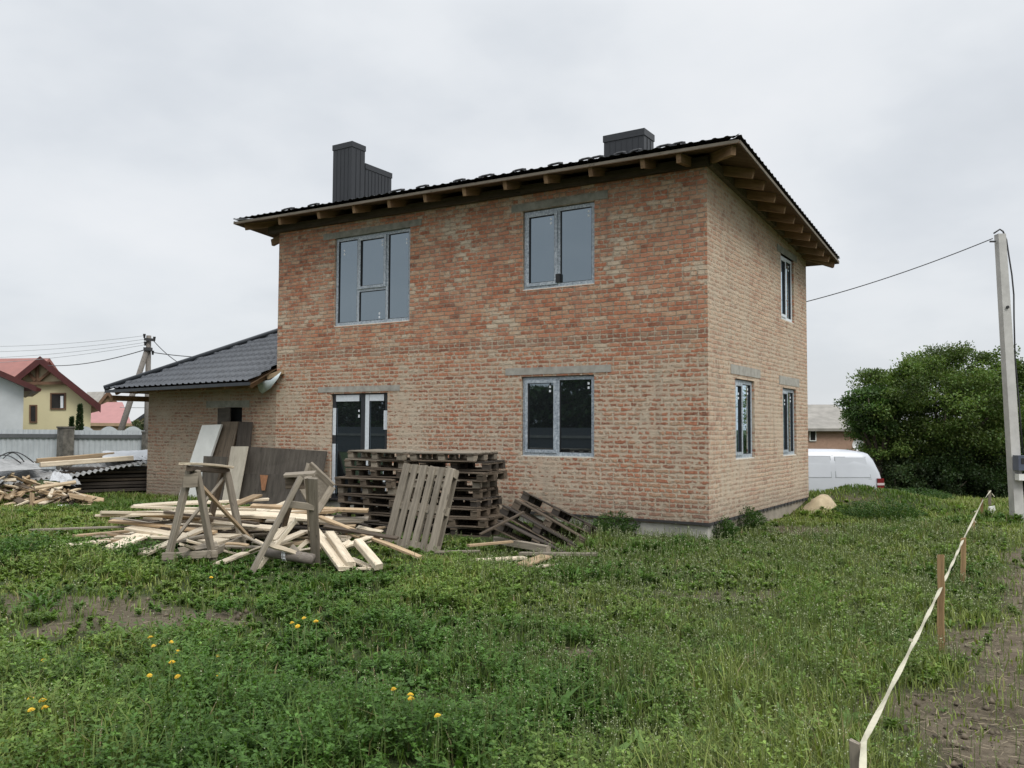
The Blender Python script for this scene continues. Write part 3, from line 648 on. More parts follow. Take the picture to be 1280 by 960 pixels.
def bar(name, a, b, w_, h_, mat, parent=None, roll=0.0, bow=0.0, taper=0.0, up=None):
    a = Vector(a); b = Vector(b); x_ = (b-a).normalized(); u = Vector(up) if up is not None else Vector((0, 0, 1))
    if abs(x_.dot(u)) > .97: u = Vector((0, -1, 0))
    y_ = u.cross(x_).normalized(); z_ = x_.cross(y_); c = (a+b)/2
    Mx = Matrix(((x_.x, y_.x, z_.x, c.x), (x_.y, y_.y, z_.y, c.y), (x_.z, y_.z, z_.z, c.z), (0, 0, 0, 1))) @ Matrix.Rotation(roll, 4, 'X')
    SEED[0] += 1
    return put(name, plank_mesh((b-a).length, w_, h_, M[mat] if isinstance(mat, str) else mat, SEED[0], bow, taper), parent, Mx)

# ---- sawhorses
def ground_pt(px, py): p = GT(px, py); return Vector(p)
def sawhorse(feet, apex, label):
    f1, f2, f3, f4 = [ground_pt(*p)-Vector((0, 0, .04)) for p in feet]
    mid_n = (f1+f2)/2; mid_f = (f3+f4)/2
    root = thing('sawhorse', label, 'sawhorse', ((mid_n+mid_f)/2)[:])
    return root, f1, f2, f3, f4, mid_n, mid_f
s1, f1, f2, f3, f4, mn, mf = sawhorse(((207, 707), (268, 704), (252, 686), (306, 690)), None, 'weathered sawhorse with a white-tipped plank across its top and crossed braces, left of the two')
an = mn+Vector((0, 0, 1.20)); af = mf+Vector((0, 0, 1.13))
bar('leg', f1, an+Vector((-.05, .0, 0)), .095, .06, 'w_grey', s1); bar('leg', f2, an+Vector((.05, .02, 0)), .095, .06, 'w_grey', s1)
bar('leg', f3, af+Vector((-.04, 0, 0)), .095, .06, 'w_brown', s1); bar('leg', f4, af+Vector((.05, 0, 0)), .095, .06, 'w_grey', s1)
d12 = (f2-f1).normalized(); d34 = (f4-f3).normalized(); db = (af-an).normalized()
bar('gusset', an-d12*.085+Vector((0, 0, -.13))-db*.06, an+d12*.085+Vector((0, 0, -.13))-db*.06, .17, .025, 'w_grey', s1, roll=R_(90))
bar('crossbar', f1.lerp(an, .13)-d12*.06-db*.05, f2.lerp(an, .13)+d12*.08-db*.05, .045, .09, 'w_grey', s1)
bar('crossbar', f2.lerp(an, .13)-db*.1, f4.lerp(af, .20)+db*.04+d12*.04, .045, .09, 'w_grey', s1)
bar('beam', an-db*.12+Vector((0, 0, .02)), af+db*.12+Vector((0, 0, .02)), .08, .07, 'w_brown', s1)
bar('top_board', an-db*.16+Vector((-.05, -.02, .075)), af+db*.12+Vector((.04, 0, .075)), .15, .03, 'w_pale', s1, bow=.01)
bar('brace', an+d12*.08+Vector((0, 0, -.16))-db*.03, f4+Vector((0, 0, .22))+d12*.08-db*.05, .07, .035, 'w_tan', s1, roll=R_(60))
bar('brace', af+Vector((0, 0, -.10))-d12*.02, f1.lerp(an, .30)+db*.05, .07, .035, 'w_grey', s1, roll=R_(60))
s2, f1, f2, f3, f4, mn, mf = sawhorse(((312, 717), (395, 707), (345, 690), (391, 692)), None, 'weathered sawhorse with a round log tied across its feet, right of the two')
an = Vector(at(374, 600, 10.25)); af = Vector(at(384, 598, 11.0))
bar('leg', f1, an+Vector((.03, 0, .04)), .105, .06, 'w_grey', s2); bar('leg', f2, an+Vector((.12, .10, .02)), .11, .065, 'w_grey', s2)
bar('leg', f3, af+Vector((-.13, -.05, 0)), .07, .05, 'w_brown', s2); bar('leg', f4, af+Vector((.02, 0, .02)), .09, .06, 'w_grey', s2)
bar('leg', Vector(at(322, 712, 10.3)), Vector(at(370, 650, 10.5)), .07, .045, 'w_pale', s2)
bar('top_board', at(356, 594, 10.45), at(394, 591.5, 10.5), .20, .035, 'w_grey', s2, roll=R_(6))
bar('gusset', at(357, 604, 10.5), at(380, 604, 10.5), .14, .03, 'w_brown', s2, roll=R_(80))
bar('crossbar', at(360, 630, 10.3), at(393, 634, 10.35), .05, .085, 'w_grey', s2)
mb = MB(); a = Vector(at(329, 689, 10.35)); b = Vector(at(392, 699, 10.25)); mb.tube([a, a.lerp(b, .3), a.lerp(b, .7), b], [.062, .066, .068, .064], 12); mb.build('log', M['log'], s2, True)
mb = MB(); c = a.lerp(b, .42); ax = (b-a).normalized()
for k in range(3):
    o_ = c+ax*(.018*k); pr = Vector((0, 0, 1)).cross(ax).normalized(); mb.tube([o_+(pr*math.cos(t)+Vector((0, 0, 1))*math.sin(t))*.074 for t in np.linspace(0, 6.2, 13)], .006, 5)
mb.build('rope', M['white'], s2)

# ---- heap of planks between the wall and the sawhorses
PL = 'plank'
def plank(p0, p1, w_, h_, mat, label, group='planks lying in the heap', z0=None, z1=None, roll=0, bow=0.0):
    a = G(*p0) if len(p0) == 2 else G(p0[0], p0[1], p0[2]); b = G(*p1) if len(p1) == 2 else G(p1[0], p1[1], p1[2])
    o = bar('plank', a, b, w_, h_, mat, None, roll, bow); return tag(o, label, 'plank', group)
L_P = 'pale sawn plank in the heap behind the sawhorses'; L_T = 'tan plank in the heap behind the sawhorses'; L_G = 'weathered grey plank in the heap behind the sawhorses'; L_D = 'dark old plank at the bottom of the heap behind the sawhorses'
# special planks
plank((62, 684, -.17), (157, 672, -.15), .22, .03, 'w_pale', 'wide pale plank lying lowest at the left end of the heap, in the grass', bow=-.01)
plank((92, 670, -.12), (160, 664, -.10), .12, .03, 'w_tan', 'narrow tan plank behind the wide pale plank at the left end of the heap')
plank((38, 662.5, -.16), (168, 658, -.10), .07, .03, 'w_grey', 'thin grey plank sticking out farthest left from the heap into the grass')
plank((139, 686, -.12), (226, 648, .05), .26, .035, 'w_pale', 'broad pale plank slanting up into the heap beside the left sawhorse')
plank((178, 693, -.13), (304, 640, .16), .14, .035, 'w_pale', 'long pale plank running up behind the legs of the left sawhorse')
plank((156, 692, -.16), (262, 668, .0), .10, .035, 'w_grey', 'long grey plank below the long pale one behind the left sawhorse')
plank((168, 633, .14), (262, 627, .16), .32, .04, 'w_pale', 'widest pale plank lying flat on top of the heap at its left end', bow=.008)
plank((226, 630, .16), (336, 624, .20), .24, .035, 'w_pale', 'pale plank lying flat on top of the heap in front of the leaning boards')
plank((143, 648, .0), (190, 656, .0), .16, .03, 'w_grey', 'short grey plank poking out to the left under the widest pale plank')
plank((168, 641, .06), (248, 640, .06), .26, .035, 'w_pale', 'pale plank just under the widest one on top of the heap')
plank((271, 640, .10), (322, 619, .26), .18, .035, 'w_tan', 'tan plank slanting up to the right on top of the heap behind the left sawhorse')
plank((268, 652, .06), (338, 650, .06), .20, .04, 'w_tan', 'thick tan plank lying level in the heap between the sawhorses')
plank((270, 706, -.20), (307, 691, -.14), .11, .03, 'w_pale', 'short pale plank on the grass at the right foot of the left sawhorse')
plank((342, 676, -.02), (366, 648, .22), .09, .04, 'w_pale', 'pale plank rising steeply behind the log sawhorse')
plank((344, 683, -.08), (404, 674, -.06), .14, .04, 'w_new', 'fresh yellowish plank lying behind the log of the right sawhorse')
plank((344, 680, .0), (381, 664, .06), .12, .035, 'w_pale', 'short pale plank crossing behind the right sawhorse legs')
plank((391, 657, .0), (404, 628, .30), .06, .03, 'w_pale', 'thin pale stick standing up steeply right of the log sawhorse')
plank((392, 661, .12), (430, 711, -.20), .13, .045, 'w_pale', 'pale beam slanting down to the grass right of the log sawhorse, first of three')
plank((412, 667, .10), (439, 706, -.16), .11, .07, 'w_pale', 'thick pale beam slanting down to the grass, middle of three right of the log sawhorse')
plank((447, 677, .06), (474, 709, -.17), .11, .08, 'w_pale', 'thick pale beam slanting down to the grass, nearest the leaning pallet of three')
plank((399, 646, .20), (526, 697, -.20), .10, .035, 'w_tan', 'long thin tan plank slanting from the heap down past the leaning pallet')
plank((428, 684, -.03), (462, 671, .0), .10, .025, 'w_pale', 'short pale cross board lying over the beams at the right end of the heap')
plank((438, 698, -.17), (466, 711, -.20), .10, .025, 'w_pale', 'short pale board lying under the beams in the grass')
plank((445, 711, -.21), (475, 710, -.20), .09, .025, 'w_pale', 'last small board in the grass at the front of the beams')
plank((402, 668, -.04), (436, 671, -.02), .10, .025, 'w_pale', 'short pale board across the upper ends of the three beams')
plank((452, 668, -.10), (478, 659, -.08), .10, .025, 'w_tan', 'small tan board between the beams and the leaning pallet')
plank((300, 636, .14), (362, 630, .14), .14, .035, 'w_tan', 'tan plank at the back of the heap in front of the dark panel')
plank((322, 644, .14), (362, 626, .26), .10, .035, 'w_pale', 'pale plank slanting up towards the dark formwork panel')
# the rest of the heap: boards one could not tell apart
rr = random.Random(11)
for k in range(96):
    u = rr.random(); px = 170+u*235; w0 = rr.random(); py = 683-u*12-w0*48*(1-.2*u); z = -.21+rr.random()*(.05+.50*w0)
    c = G(px, py, z); a = rr.choice([.15, .35, .5, .3, .2, .75])+rr.uniform(-.2, .2); L = rr.uniform(.6, 1.9)
    dv = Vector((math.cos(a), math.sin(a), rr.uniform(-.10, .10)))
    mt, lb = rr.choice([('w_pale', L_P), ('w_tan', L_T), ('w_brown', L_D), ('w_pale', L_P), ('w_pale', L_P), ('w_grey', L_G), ('w_pale', L_P)])
    o = bar('plank', c-dv*L/2, c+dv*L/2, rr.uniform(.12, .28) if mt == 'w_pale' else rr.uniform(.08, .17), rr.uniform(.025, .045), mt, None, rr.uniform(-.2, .2), rr.uniform(-.01, .01)); tag(o, lb, 'plank', {'w_pale': 'pale planks in the heap', 'w_tan': 'tan planks in the heap', 'w_grey': 'grey planks in the heap'}.get(mt, 'dark planks in the heap'))
for k in range(34):
    px = 200+rr.random()*265; py = 694-rr.random()*40; c = G(px, py, -.2+rr.random()*.22); a = rr.uniform(-1.2, 1.6); L = rr.uniform(.25, .8); dv = Vector((math.cos(a), math.sin(a), rr.uniform(-.35, .35))).normalized()
    o = bar('plank', c-dv*L/2, c+dv*L/2, rr.uniform(.04, .09), rr.uniform(.018, .03), rr.choice(['w_pale', 'w_grey', 'w_tan', 'w_pale']), None, rr.uniform(-.8, .8), rr.uniform(-.01, .01), rr.choice([0, .4])); tag(o, 'short splintered offcut strewn over the plank heap by the sawhorses', 'offcut', 'offcuts strewn over the plank heap'); o.name = 'wood_offcut'
for k in range(16):
    px = 375+rr.random()*100; py = 668-rr.random()*26; c = G(px, py, -.2+rr.random()*.25); a = rr.uniform(-.4, .9); L = rr.uniform(.4, 1.2); dv = Vector((math.cos(a), math.sin(a), rr.uniform(-.15, .12)))
    o = bar('plank', c-dv*L/2, c+dv*L/2, rr.uniform(.06, .12), .028, rr.choice(['w_grey', 'w_brown', 'w_grey', 'w_dark']), None, rr.uniform(-.4, .4)); tag(o, 'broken grey board in the litter before the left pallet stack', 'plank', 'broken boards before the left pallet stack')

# ---- boards leaning on the wing wall
def leaning(name, TL, TR, BR, BL, ytop, yb, th, mat, label, cat):
    t0 = on(*TL, 1, ytop); t1 = on(*TR, 1, ytop); b0 = on(*BL, 1, yb); b1 = on(*BR, 1, yb)
    n = (t1-t0).cross(b0-t0).normalized()*th
    if n.y > 0: n = -n
    mb = MB(); mb.add([b0, b1, t1, t0, b0-n, b1-n, t1-n, t0-n], [(0, 1, 2, 3), (7, 6, 5, 4), (0, 4, 5, 1), (1, 5, 6, 2), (2, 6, 7, 3), (3, 7, 4, 0)])
    # local frame along the board so that the grain runs its length
    o = put(name, mb.mesh(name, None)); ctr = (t0+t1+b0+b1)/4; x_ = ((t0+t1)-(b0+b1)).normalized(); y_ = n.normalized().cross(x_).normalized(); z_ = x_.cross(y_)
    Mx = Matrix(((x_.x, y_.x, z_.x, ctr.x), (x_.y, y_.y, z_.y, ctr.y), (x_.z, y_.z, z_.z, ctr.z), (0, 0, 0, 1)))
    o.data.transform(Mx.inverted()); o.matrix_basis = Mx; o.data.materials.append(M[mat]); o.data.update()
    return tag(o, label, cat)
leaning('door_leaf', (252.5, 531.5), (276.5, 530.5), (243, 630), (220, 630), -.22, -.42, .05, 'white_panel', 'white painted panel leaning slanted against the wing wall', 'panel')
leaning('board', (277, 527), (298, 527), (274, 632), (253, 632), -.10, -.32, .03, 'w_brown', 'dark brown board leaning behind the white panel', 'board')
leaning('board', (298, 527), (315, 527.5), (306, 632), (288, 632), -.08, -.30, .03, 'w_dark', 'darkest board leaning under the boarded opening, right of the brown one', 'board')
leaning('board', (254.5, 570), (284, 571), (276, 634), (250, 634), -.45, -.62, .03, 'w_form', 'short dark board leaning low behind the left sawhorse', 'board')
leaning('plywood_sheet', (289, 558), (310, 558), (296, 634), (276, 634), -.33, -.66, .02, 'ply', 'pale grey plywood strip leaning before the dark panels', 'board')
pa = leaning('formwork_panel', (309, 558), (408, 564), (402, 594), (304, 593), -.12, -.28, .04, 'w_form', 'large dark formwork panel leaning on the wall, upper of two', 'panel')
pb = leaning('formwork_panel', (306, 592), (403, 594), (400, 634), (296, 638), -.325, -.55, .04, 'w_form', 'dark formwork panel with an orange stain, lower of two', 'panel')
st = leaning('orange_stain', (325, 593.5), (335, 594), (331, 613), (327, 613), -.352, -.475, .004, 'rust', None, None); st.parent = pb; st.matrix_basis = pb.matrix_basis.inverted() @ st.matrix_basis
for k_ in ('label', 'category'):
    if k_ in st: del st[k_]
mb = MB(); a = Vector(on(385, 581, 1, -2.6)); 
cr = thing('wooden_tray', 'grey wooden tray standing on its corner behind the log sawhorse', 'tray', tuple(GT(397, 652)))
q = [Vector(at(387, 580, 11.6)), Vector(at(416, 608, 11.6)), Vector(at(396, 640, 11.5)), Vector(at(378, 610, 11.5))]
nn = (q[1]-q[0]).cross(q[3]-q[0]).normalized()*.02
mb = MB(); mb.add([p for p in q]+[p+nn for p in q], [(0, 1, 2, 3), (7, 6, 5, 4), (0, 4, 5, 1), (1, 5, 6, 2), (2, 6, 7, 3), (3, 7, 4, 0)]); mb.build('base', M['w_grey'], cr)
for i in range(4): bar('rim', q[i], q[(i+1) % 4], .05, .09, 'w_grey', cr, roll=R_(20))

# ---- pallets
def make_pallet(label, nd=5, wx=1.2, wy=.8, mats=('w_grey', 'w_brown'), group='wooden pallets in the stacks'):
    root = thing('pallet', label, 'pallet', (0, 0, 0), 0, group); dw = .145 if nd == 5 else .128
    for i in range(nd):
        y = -wy/2+dw/2+(wy-dw)*i/(nd-1); w_ = dw if i in (0, nd-1, nd//2) else dw*.8
        bar('deck_board', (-wx/2, y, .133), (wx/2, y, .133), w_, .022, mats[0], root)
    for x in (-wx/2+.06, 0, wx/2-.06):
        bar('cross_board', (x, -wy/2, .111), (x, wy/2, .111), .12, .021, mats[1], root)
        for y in (-wy/2+.065, 0, wy/2-.065):
            m_ = MB(); m_.box(-.06, .06, -.055, .055, -.039, .039); m_.build('block', M[mats[0]], root, M=Matrix.Translation((x, y, .061)))
    for y in (-wy/2+.065, 0, wy/2-.065): bar('skid', (-wx/2, y, .011), (wx/2, y, .011), .11, .021, mats[1], root)
    return root
PG = make_pallet('x', 5); PB = make_pallet('x', 5, mats=('w_brown', 'w_brown')); PD = make_pallet('x', 5, mats=('w_dark', 'w_brown'))
used = set()
def place_pallet(proto, Mx, label, group, skip=None):
    if proto.name not in used and skip is None: o = proto; used.add(proto.name)
    else: o = copy_tree(proto, None, skip)
    o.location = Mx.to_translation(); o.rotation_euler = Mx.to_euler(); o['label'] = label; o['group'] = group; return o
ORD = ['lowest', 'second lowest', 'third from the ground', 'fourth from the ground', 'fifth from the ground', 'sixth from the ground', 'seventh from the ground', 'third from the top', 'second from the top', 'topmost']
def stack(x, y, rz, protos, where, group, seed):
    rr = random.Random(seed); z = -.25; n = len(protos)
    for i, pr in enumerate(protos):
        nm = ORD[i] if i < n-3 else ORD[7+i-(n-3)]
        rot = Euler((rr.uniform(-.018, .018), rr.uniform(-.018, .018), rz+rr.uniform(-.13, .13))).to_matrix().to_4x4()
        Mx = Matrix.Translation((x+rr.uniform(-.10, .10), y+rr.uniform(-.07, .07), z)) @ rot
        place_pallet(pr, Mx, f'{nm} pallet of the {where}', group); z += .147
p = on(423, 600, 1, -2.25); stack(p.x+.62, -2.25+.42, R_(2), [PD, PB, PD, PB, PG, PB, PB, PG, PG], 'left pallet stack in front of the glass door', 'pallets of the left stack', 2)
p = on(516, 600, 1, -2.0); stack(p.x+.60, -2.0+.45, R_(7), [PD, PB, PB, PD, PB, PG, PB, PD, PG], 'right pallet stack by the wall', 'pallets of the right stack', 5)
# reddish blocks lie visible in the left stack: handled by the brown pallets
# the pallet leaning on the stacks
PL6 = make_pallet('weathered grey pallet leaning upright on the stacks, deck of six boards facing out', 6, 1.2, .95, ('w_grey', 'w_grey'), 'pallets leaning or thrown beside the stacks')
b0 = G(483, 684); b1 = b0+(G(556, 692)-b0).normalized()*.93; c = (b0+b1)/2
yv = (b1-b0).normalized()                                                # across the boards
back = Vector((0, 0, 1)).cross(yv).normalized()                          # horizontal, towards the wall
if back.y < 0: back = -back
xv = (Vector((0, 0, 1))*math.cos(R_(17))+back*math.sin(R_(17))+yv*.055).normalized(); yv = (yv-xv*yv.dot(xv)).normalized(); zv = xv.cross(yv)
if zv.dot(CAM-c) < 0: yv = -yv; zv = xv.cross(yv)
ctr = c+xv*.6-zv*.07
PL6.location = ctr; PL6.rotation_euler = Matrix((( xv.x, yv.x, zv.x), (xv.y, yv.y, zv.y), (xv.z, yv.z, zv.z))).to_euler()
# thrown pallets right of the stacks
def thrown(p_hi, p_lo, depth_dir, label, proto, tilt):
    a = Vector(p_hi); b = Vector(p_lo); x_ = (b-a).normalized(); d_ = Vector(depth_dir); d_ = (d_-x_*d_.dot(x_)).normalized(); z_ = x_.cross(d_)
    if z_.z < 0: d_ = -d_; z_ = x_.cross(d_)
    ctr = a+x_*.6+Vector(depth_dir).normalized()*.4
    Mx = Matrix(((x_.x, d_.x, z_.x, ctr.x), (x_.y, d_.y, z_.y, ctr.y), (x_.z, d_.z, z_.z, ctr.z), (0, 0, 0, 1)))
    return place_pallet(proto, Mx, label, 'pallets leaning or thrown beside the stacks')
thrown(at(612, 636, 12.45), at(702, 686, 12.1), (.05, 1, -.34), 'dark pallet thrown aslant against the right stack, lowest of the upper three', PD, 0)
thrown(at(604, 655, 12.0), at(690, 697, 11.75), (.05, 1, -.30), 'dark pallet thrown lowest and nearest in the grass below the other thrown ones', PD, 0)
thrown(at(628, 628, 12.85), at(722, 682, 12.45), (.05, 1, -.34), 'dark pallet with pale block ends thrown aslant, middle of the upper three', PB, 0)
thrown(at(642, 620, 13.35), at(738, 668, 12.85), (.02, 1, -.34), 'dark pallet thrown aslant nearest the wall, highest of the upper three', PD, 0)
def loose(p0, p1, w_, h_, mat, label): tag(bar('plank', G(*p0), G(*p1), w_, h_, mat), label, 'plank', 'loose planks in the grass by the pallets')
loose((619, 675, -.12), (686, 687, -.16), .07, .10, 'w_grey', 'thick grey beam lying below the thrown pallets')
loose((650, 692, -.21), (747, 693, -.19), .10, .04, 'w_grey', 'long straight grey plank on the grass under the thrown pallets')
loose((589, 701, -.23), (656, 697, -.22), .14, .03, 'w_pale', 'whitish plank lying in the grass before the thrown pallets')
loose((653, 706, -.23), (683, 695, -.20), .20, .025, 'w_tan', 'short wide tan board lying in the grass before the thrown pallets')
loose((668, 709, -.235), (690, 706, -.235), .10, .02, 'w_pale', 'small whitish offcut lying nearest in the grass before the thrown pallets')
loose((545, 690, -.22), (600, 689, -.21), .05, .03, 'w_grey', 'thin grey lath at the foot of the leaning pallet')
loose((585, 682, -.1), (640, 677, -.08), .08, .03, 'w_tan', 'tan lath sticking out under the right pallet stack')
loose((600, 668, .02), (655, 640, .3), .05, .025, 'w_brown', 'thin brown lath leaning between the right stack and the thrown pallets')

# ---- left: stack of dark boards under corrugated sheets, with scrap wood in front
A = at(72, 625, 20.4); B = at(196, 622, 21.6); A.z = B.z = -.25; dirS = (B-A).normalized(); perp = Vector((-dirS.y, dirS.x, 0)); LS = (B-A).length
rr = random.Random(4); n = 0
for lay in range(8):
    z = -.20+lay*.088
    for r_ in range(3):
        s0 = rr.uniform(-.25, .25)-(.0 if lay < 6 else -.3); s1 = LS+rr.uniform(-.3, .5); off = perp*(rr.uniform(-.04, .06)+r_*.3)
        a = A+dirS*s0+off; b = A+dirS*s1+off; a.z = z; b.z = z+rr.uniform(-.008, .008)
        if r_ == 0: lb = f'{["lowest", "second", "third", "fourth", "fifth", "sixth", "seventh", "highest"][lay]} dark board on the front face of the stack under the corrugated sheets'
        else: lb = 'dark board inside the stack under the corrugated sheets'
        if r_ and lay < 7: continue
        tag(bar('dark_board', a, b, .24, .07 if lay % 2 else .055, rr.choice(['w_dark', 'w_dark', 'w_brown']), None, 0, rr.uniform(-.012, .012)), lb, 'board', 'dark boards of the stack by the wing')
mb = MB(); a = A+perp*.28+dirS*.1; b = A+perp*.28+dirS*(LS-.1); mb.hexa([a-perp*.1, b-perp*.1, b+perp*.7, a+perp*.7], [p+Vector((0, 0, .6)) for p in (a-perp*.1, b-perp*.1, b+perp*.7, a+perp*.7)])
o = mb.build('board_pile', M['w_dark']); tag(o, 'dark mass of old boards making up the core of the stack beside the wing', 'boards')
def corrugated(p0, p1, depth, z0, z1, label, per=.13, amp=.026, back_up=.12):
    a = Vector(p0); b = Vector(p1); L = (b-a).length; nu = int(L/per*8); nv = 6; V = []; d_ = (b-a).normalized(); pr = Vector((-d_.y, d_.x, 0))
    if pr.dot(FH) < 0: pr = -pr
    for j in range(nv+1):
        for i in range(nu+1):
            t = i/nu; p = a.lerp(b, t)+pr*(depth*j/nv); p.z += amp*math.sin(2*math.pi*L*t/per)+back_up*j/nv+.02*math.sin(3*t+j)
            V.append(p)
    k = nu+1; Fc = [(j*k+i, j*k+i+1, (j+1)*k+i+1, (j+1)*k+i) for j in range(nv) for i in range(nu)]
    n_ = len(V); V2 = V+[v-Vector((0, 0, .012)) for v in V]; Fc += [tuple(q+n_ for q in f[::-1]) for f in Fc]
    for i in range(nu): Fc.append((n_+i, n_+i+1, i+1, i))
    mb = MB(); mb.add(V2, Fc); return tag(mb.build('corrugated_sheet', M['asbestos'], smooth=True), label, 'roofing sheet', 'corrugated sheets over the board stack')
corrugated(at(76, 599, 20.0), at(192, 577, 21.3), 1.5, 0, 0, 'grey corrugated sheet on the board stack, against the wing wall')
corrugated(at(-6, 609, 18.6), at(86, 594, 20.2), 1.5, 0, 0, 'grey corrugated sheet sagging to the left end of the board stack')
corrugated(at(-60, 612, 18.0), at(8, 602, 18.6), 1.6, 0, 0, 'white-edged corrugated sheet at the far left edge, lowest of the upper three')
def sheet(name, pts, depth_pts, mat, label, cat, lift=.05, seed=1):
    rr = random.Random(seed); q = [Vector(at(a, b, d)) for (a, b), d in zip(pts, depth_pts)]; nu, nv = 14, 8; V = []
    for j in range(nv+1):
        for i in range(nu+1):
            s = i/nu; t = j/nv; p = q[0].lerp(q[1], s).lerp(q[3].lerp(q[2], s), t); p.z += lift*(math.sin(5*s+2*t)*.4+rr.uniform(-.5, .5))*(.4+math.sin(math.pi*t)); V.append(p)
    k = nu+1; Fc = [(j*k+i, j*k+i+1, (j+1)*k+i+1, (j+1)*k+i) for j in range(nv) for i in range(nu)]
    n_ = len(V); V2 = V+[v-Vector((0, 0, .01)) for v in V]; Fc += [tuple(x+n_ for x in f[::-1]) for f in Fc]
    mb = MB(); mb.add(V2, Fc); return tag(mb.build(name, M[mat], smooth=True), label, cat)
sheet('polythene_sheet', [(128, 577), (186, 574), (186, 562), (128, 564)], [21.1, 21.7, 22.6, 22.2], 'poly', 'crumpled white polythene over the stack beside the wing wall', 'polythene', .05)
sheet('flat_sheet', [(-8, 590), (52, 586), (40, 575), (-10, 573)], [18.7, 19.6, 20.8, 19.8], 'asbestos', 'flat grey sheet lying on the stack at the far left under the wire coil', 'sheet', .02, 3)
tag(bar('beam', at(46, 576, 20.7), at(142, 568, 21.9), .12, .11, 'w_tan'), 'rear of the two squared beams on the corrugated sheets', 'beam', 'squared beams on the sheets')
tag(bar('beam', at(50, 581, 20.3), at(166, 572.5, 21.4), .15, .12, 'w_pale'), 'front of the two squared beams on the corrugated sheets', 'beam', 'squared beams on the sheets')
tag(bar('beam', at(24, 578.5, 20.6), at(50, 577.5, 20.8), .1, .05, 'w_grey'), 'short thin batten left of the two squared beams', 'batten')
sheet('plastic_bag', [(62, 601), (96, 607), (86, 592), (68, 590)], [19.4, 19.6, 19.9, 19.8], 'poly', 'crumpled white plastic bag hanging out below the corrugated sheets', 'bag', .09, 5)
sheet('torn_film', [(84, 606), (102, 605), (96, 598), (84, 600)], [19.4, 19.5, 19.7, 19.7], 'asbestos', 'grey torn scrap of film right of the white bag', 'film', .03, 6)
mb = MB()
for (x0, x1, y0, h_, d_) in ((-6, 42, 574, 11, 20.2), (4, 30, 573, 9, 20.4), (-12, 26, 575, 8, 20.0)):
    mb.tube([at(x0+(x1-x0)*t, y0-h_*math.sin(math.pi*t)+(4*t), d_+.3*math.sin(6*t)) for t in np.linspace(0, 1, 14)], .014, 5)
tag(mb.build('wire_coil', M['wire']), 'loose loops of black wire lying on the flat sheet', 'wire')
# scrap wood heap
rr = random.Random(21)
for k in range(130):
    u = rr.random(); px = -25+u*135; top = 597 if u < .6 else 597+(u-.6)*60; py = 634-rr.random()*(634-top)*(1 if rr.random() < .8 else .6)
    zz = -.22+max(0, (634-py)/34)*.48*rr.uniform(.75, 1.0); c = at(px, py, 18.4+rr.uniform(-.3, .7)-(634-py)*-.012)
    a = rr.uniform(0, 3.1); L = rr.uniform(.25, .85); dv = Vector((math.cos(a), math.sin(a), rr.uniform(-.45, .45))).normalized()
    mt = rr.choice(['w_tan', 'w_tan', 'w_new', 'w_brown', 'w_pale', 'w_brown'])
    lb = {'w_tan': 'tan', 'w_new': 'fresh yellowish', 'w_brown': 'dark brown', 'w_pale': 'pale'}[mt]
    tag(bar('wood_scrap', c-dv*L/2, c+dv*L/2, rr.uniform(.04, .14), rr.uniform(.02, .05), mt, None, rr.uniform(-1, 1), taper=rr.choice([0, 0, .4])), f'{lb} piece of scrap wood in the heap before the board stack', 'scrap wood', f'{lb} pieces in the scrap wood heap')
for (p0, p1, w_, mt, lb) in (((40, 633, 18.2), (40, 616, 18.3), .09, 'w_tan', 'short tan batten standing on end at the front of the scrap heap'), ((50, 614, 18.6), (72, 604, 18.9), .09, 'w_new', 'fresh pale batten lying aslant on top of the scrap heap'),
                             ((42, 629, 18.2), (76, 618, 18.5), .16, 'w_tan', 'wide split tan board at the front of the scrap heap'), ((68, 610, 18.7), (86, 622, 18.5), .05, 'w_pale', 'thin pale lath sloping right down the scrap heap'),
                             ((70, 633, 18.1), (90, 632, 18.1), .14, 'white_panel', 'flat white offcut lying before the scrap heap'), ((2, 640, 17.9), (36, 626, 18.2), .06, 'w_pale', 'pale lath sticking out left of the scrap heap'),
                             ((8, 624, 18.4), (34, 606, 18.8), .22, 'w_tan', 'broad tan board sloping up in the middle of the scrap heap'), ((0, 606, 18.8), (24, 609, 18.7), .06, 'w_new', 'fresh pale lath lying at the top left of the scrap heap')):
    tag(bar('wood_scrap', at(*p0), at(*p1), w_, .035, mt, None, .2), lb, 'scrap wood')
# ------------------------------------------------------------------ things behind the house, left
def at(px, py, d): r_ = ray(px, py); return CAM + r_*(d/r_.dot(FH))         # from here on depth is measured level, along the ground
def drop(p, z): p = Vector(p); p.z = z; return p
def extr(mb, pts, d):                                                   # closed prism from a front polygon pushed back by d
    n = len(pts); d = Vector(d); mb.add(list(pts)+[p+d for p in pts], [tuple(range(n)), tuple(range(n, 2*n))[::-1]]+[(i, n+i, n+(i+1) % n, (i+1) % n) for i in range(n)])
def rect(mb, d, x0, x1, y0, y1, th):                                     # slab facing the camera's heading
    a, b, c, e = at(x0, y1, d), at(x1, y1, d), at(x1, y0, d), at(x0, y0, d); extr(mb, [a, b, c, e], FH*th)
ZB = -.45
def HD(px): r_ = ray(px, 480); return Vector((r_.x, r_.y, 0)).normalized()
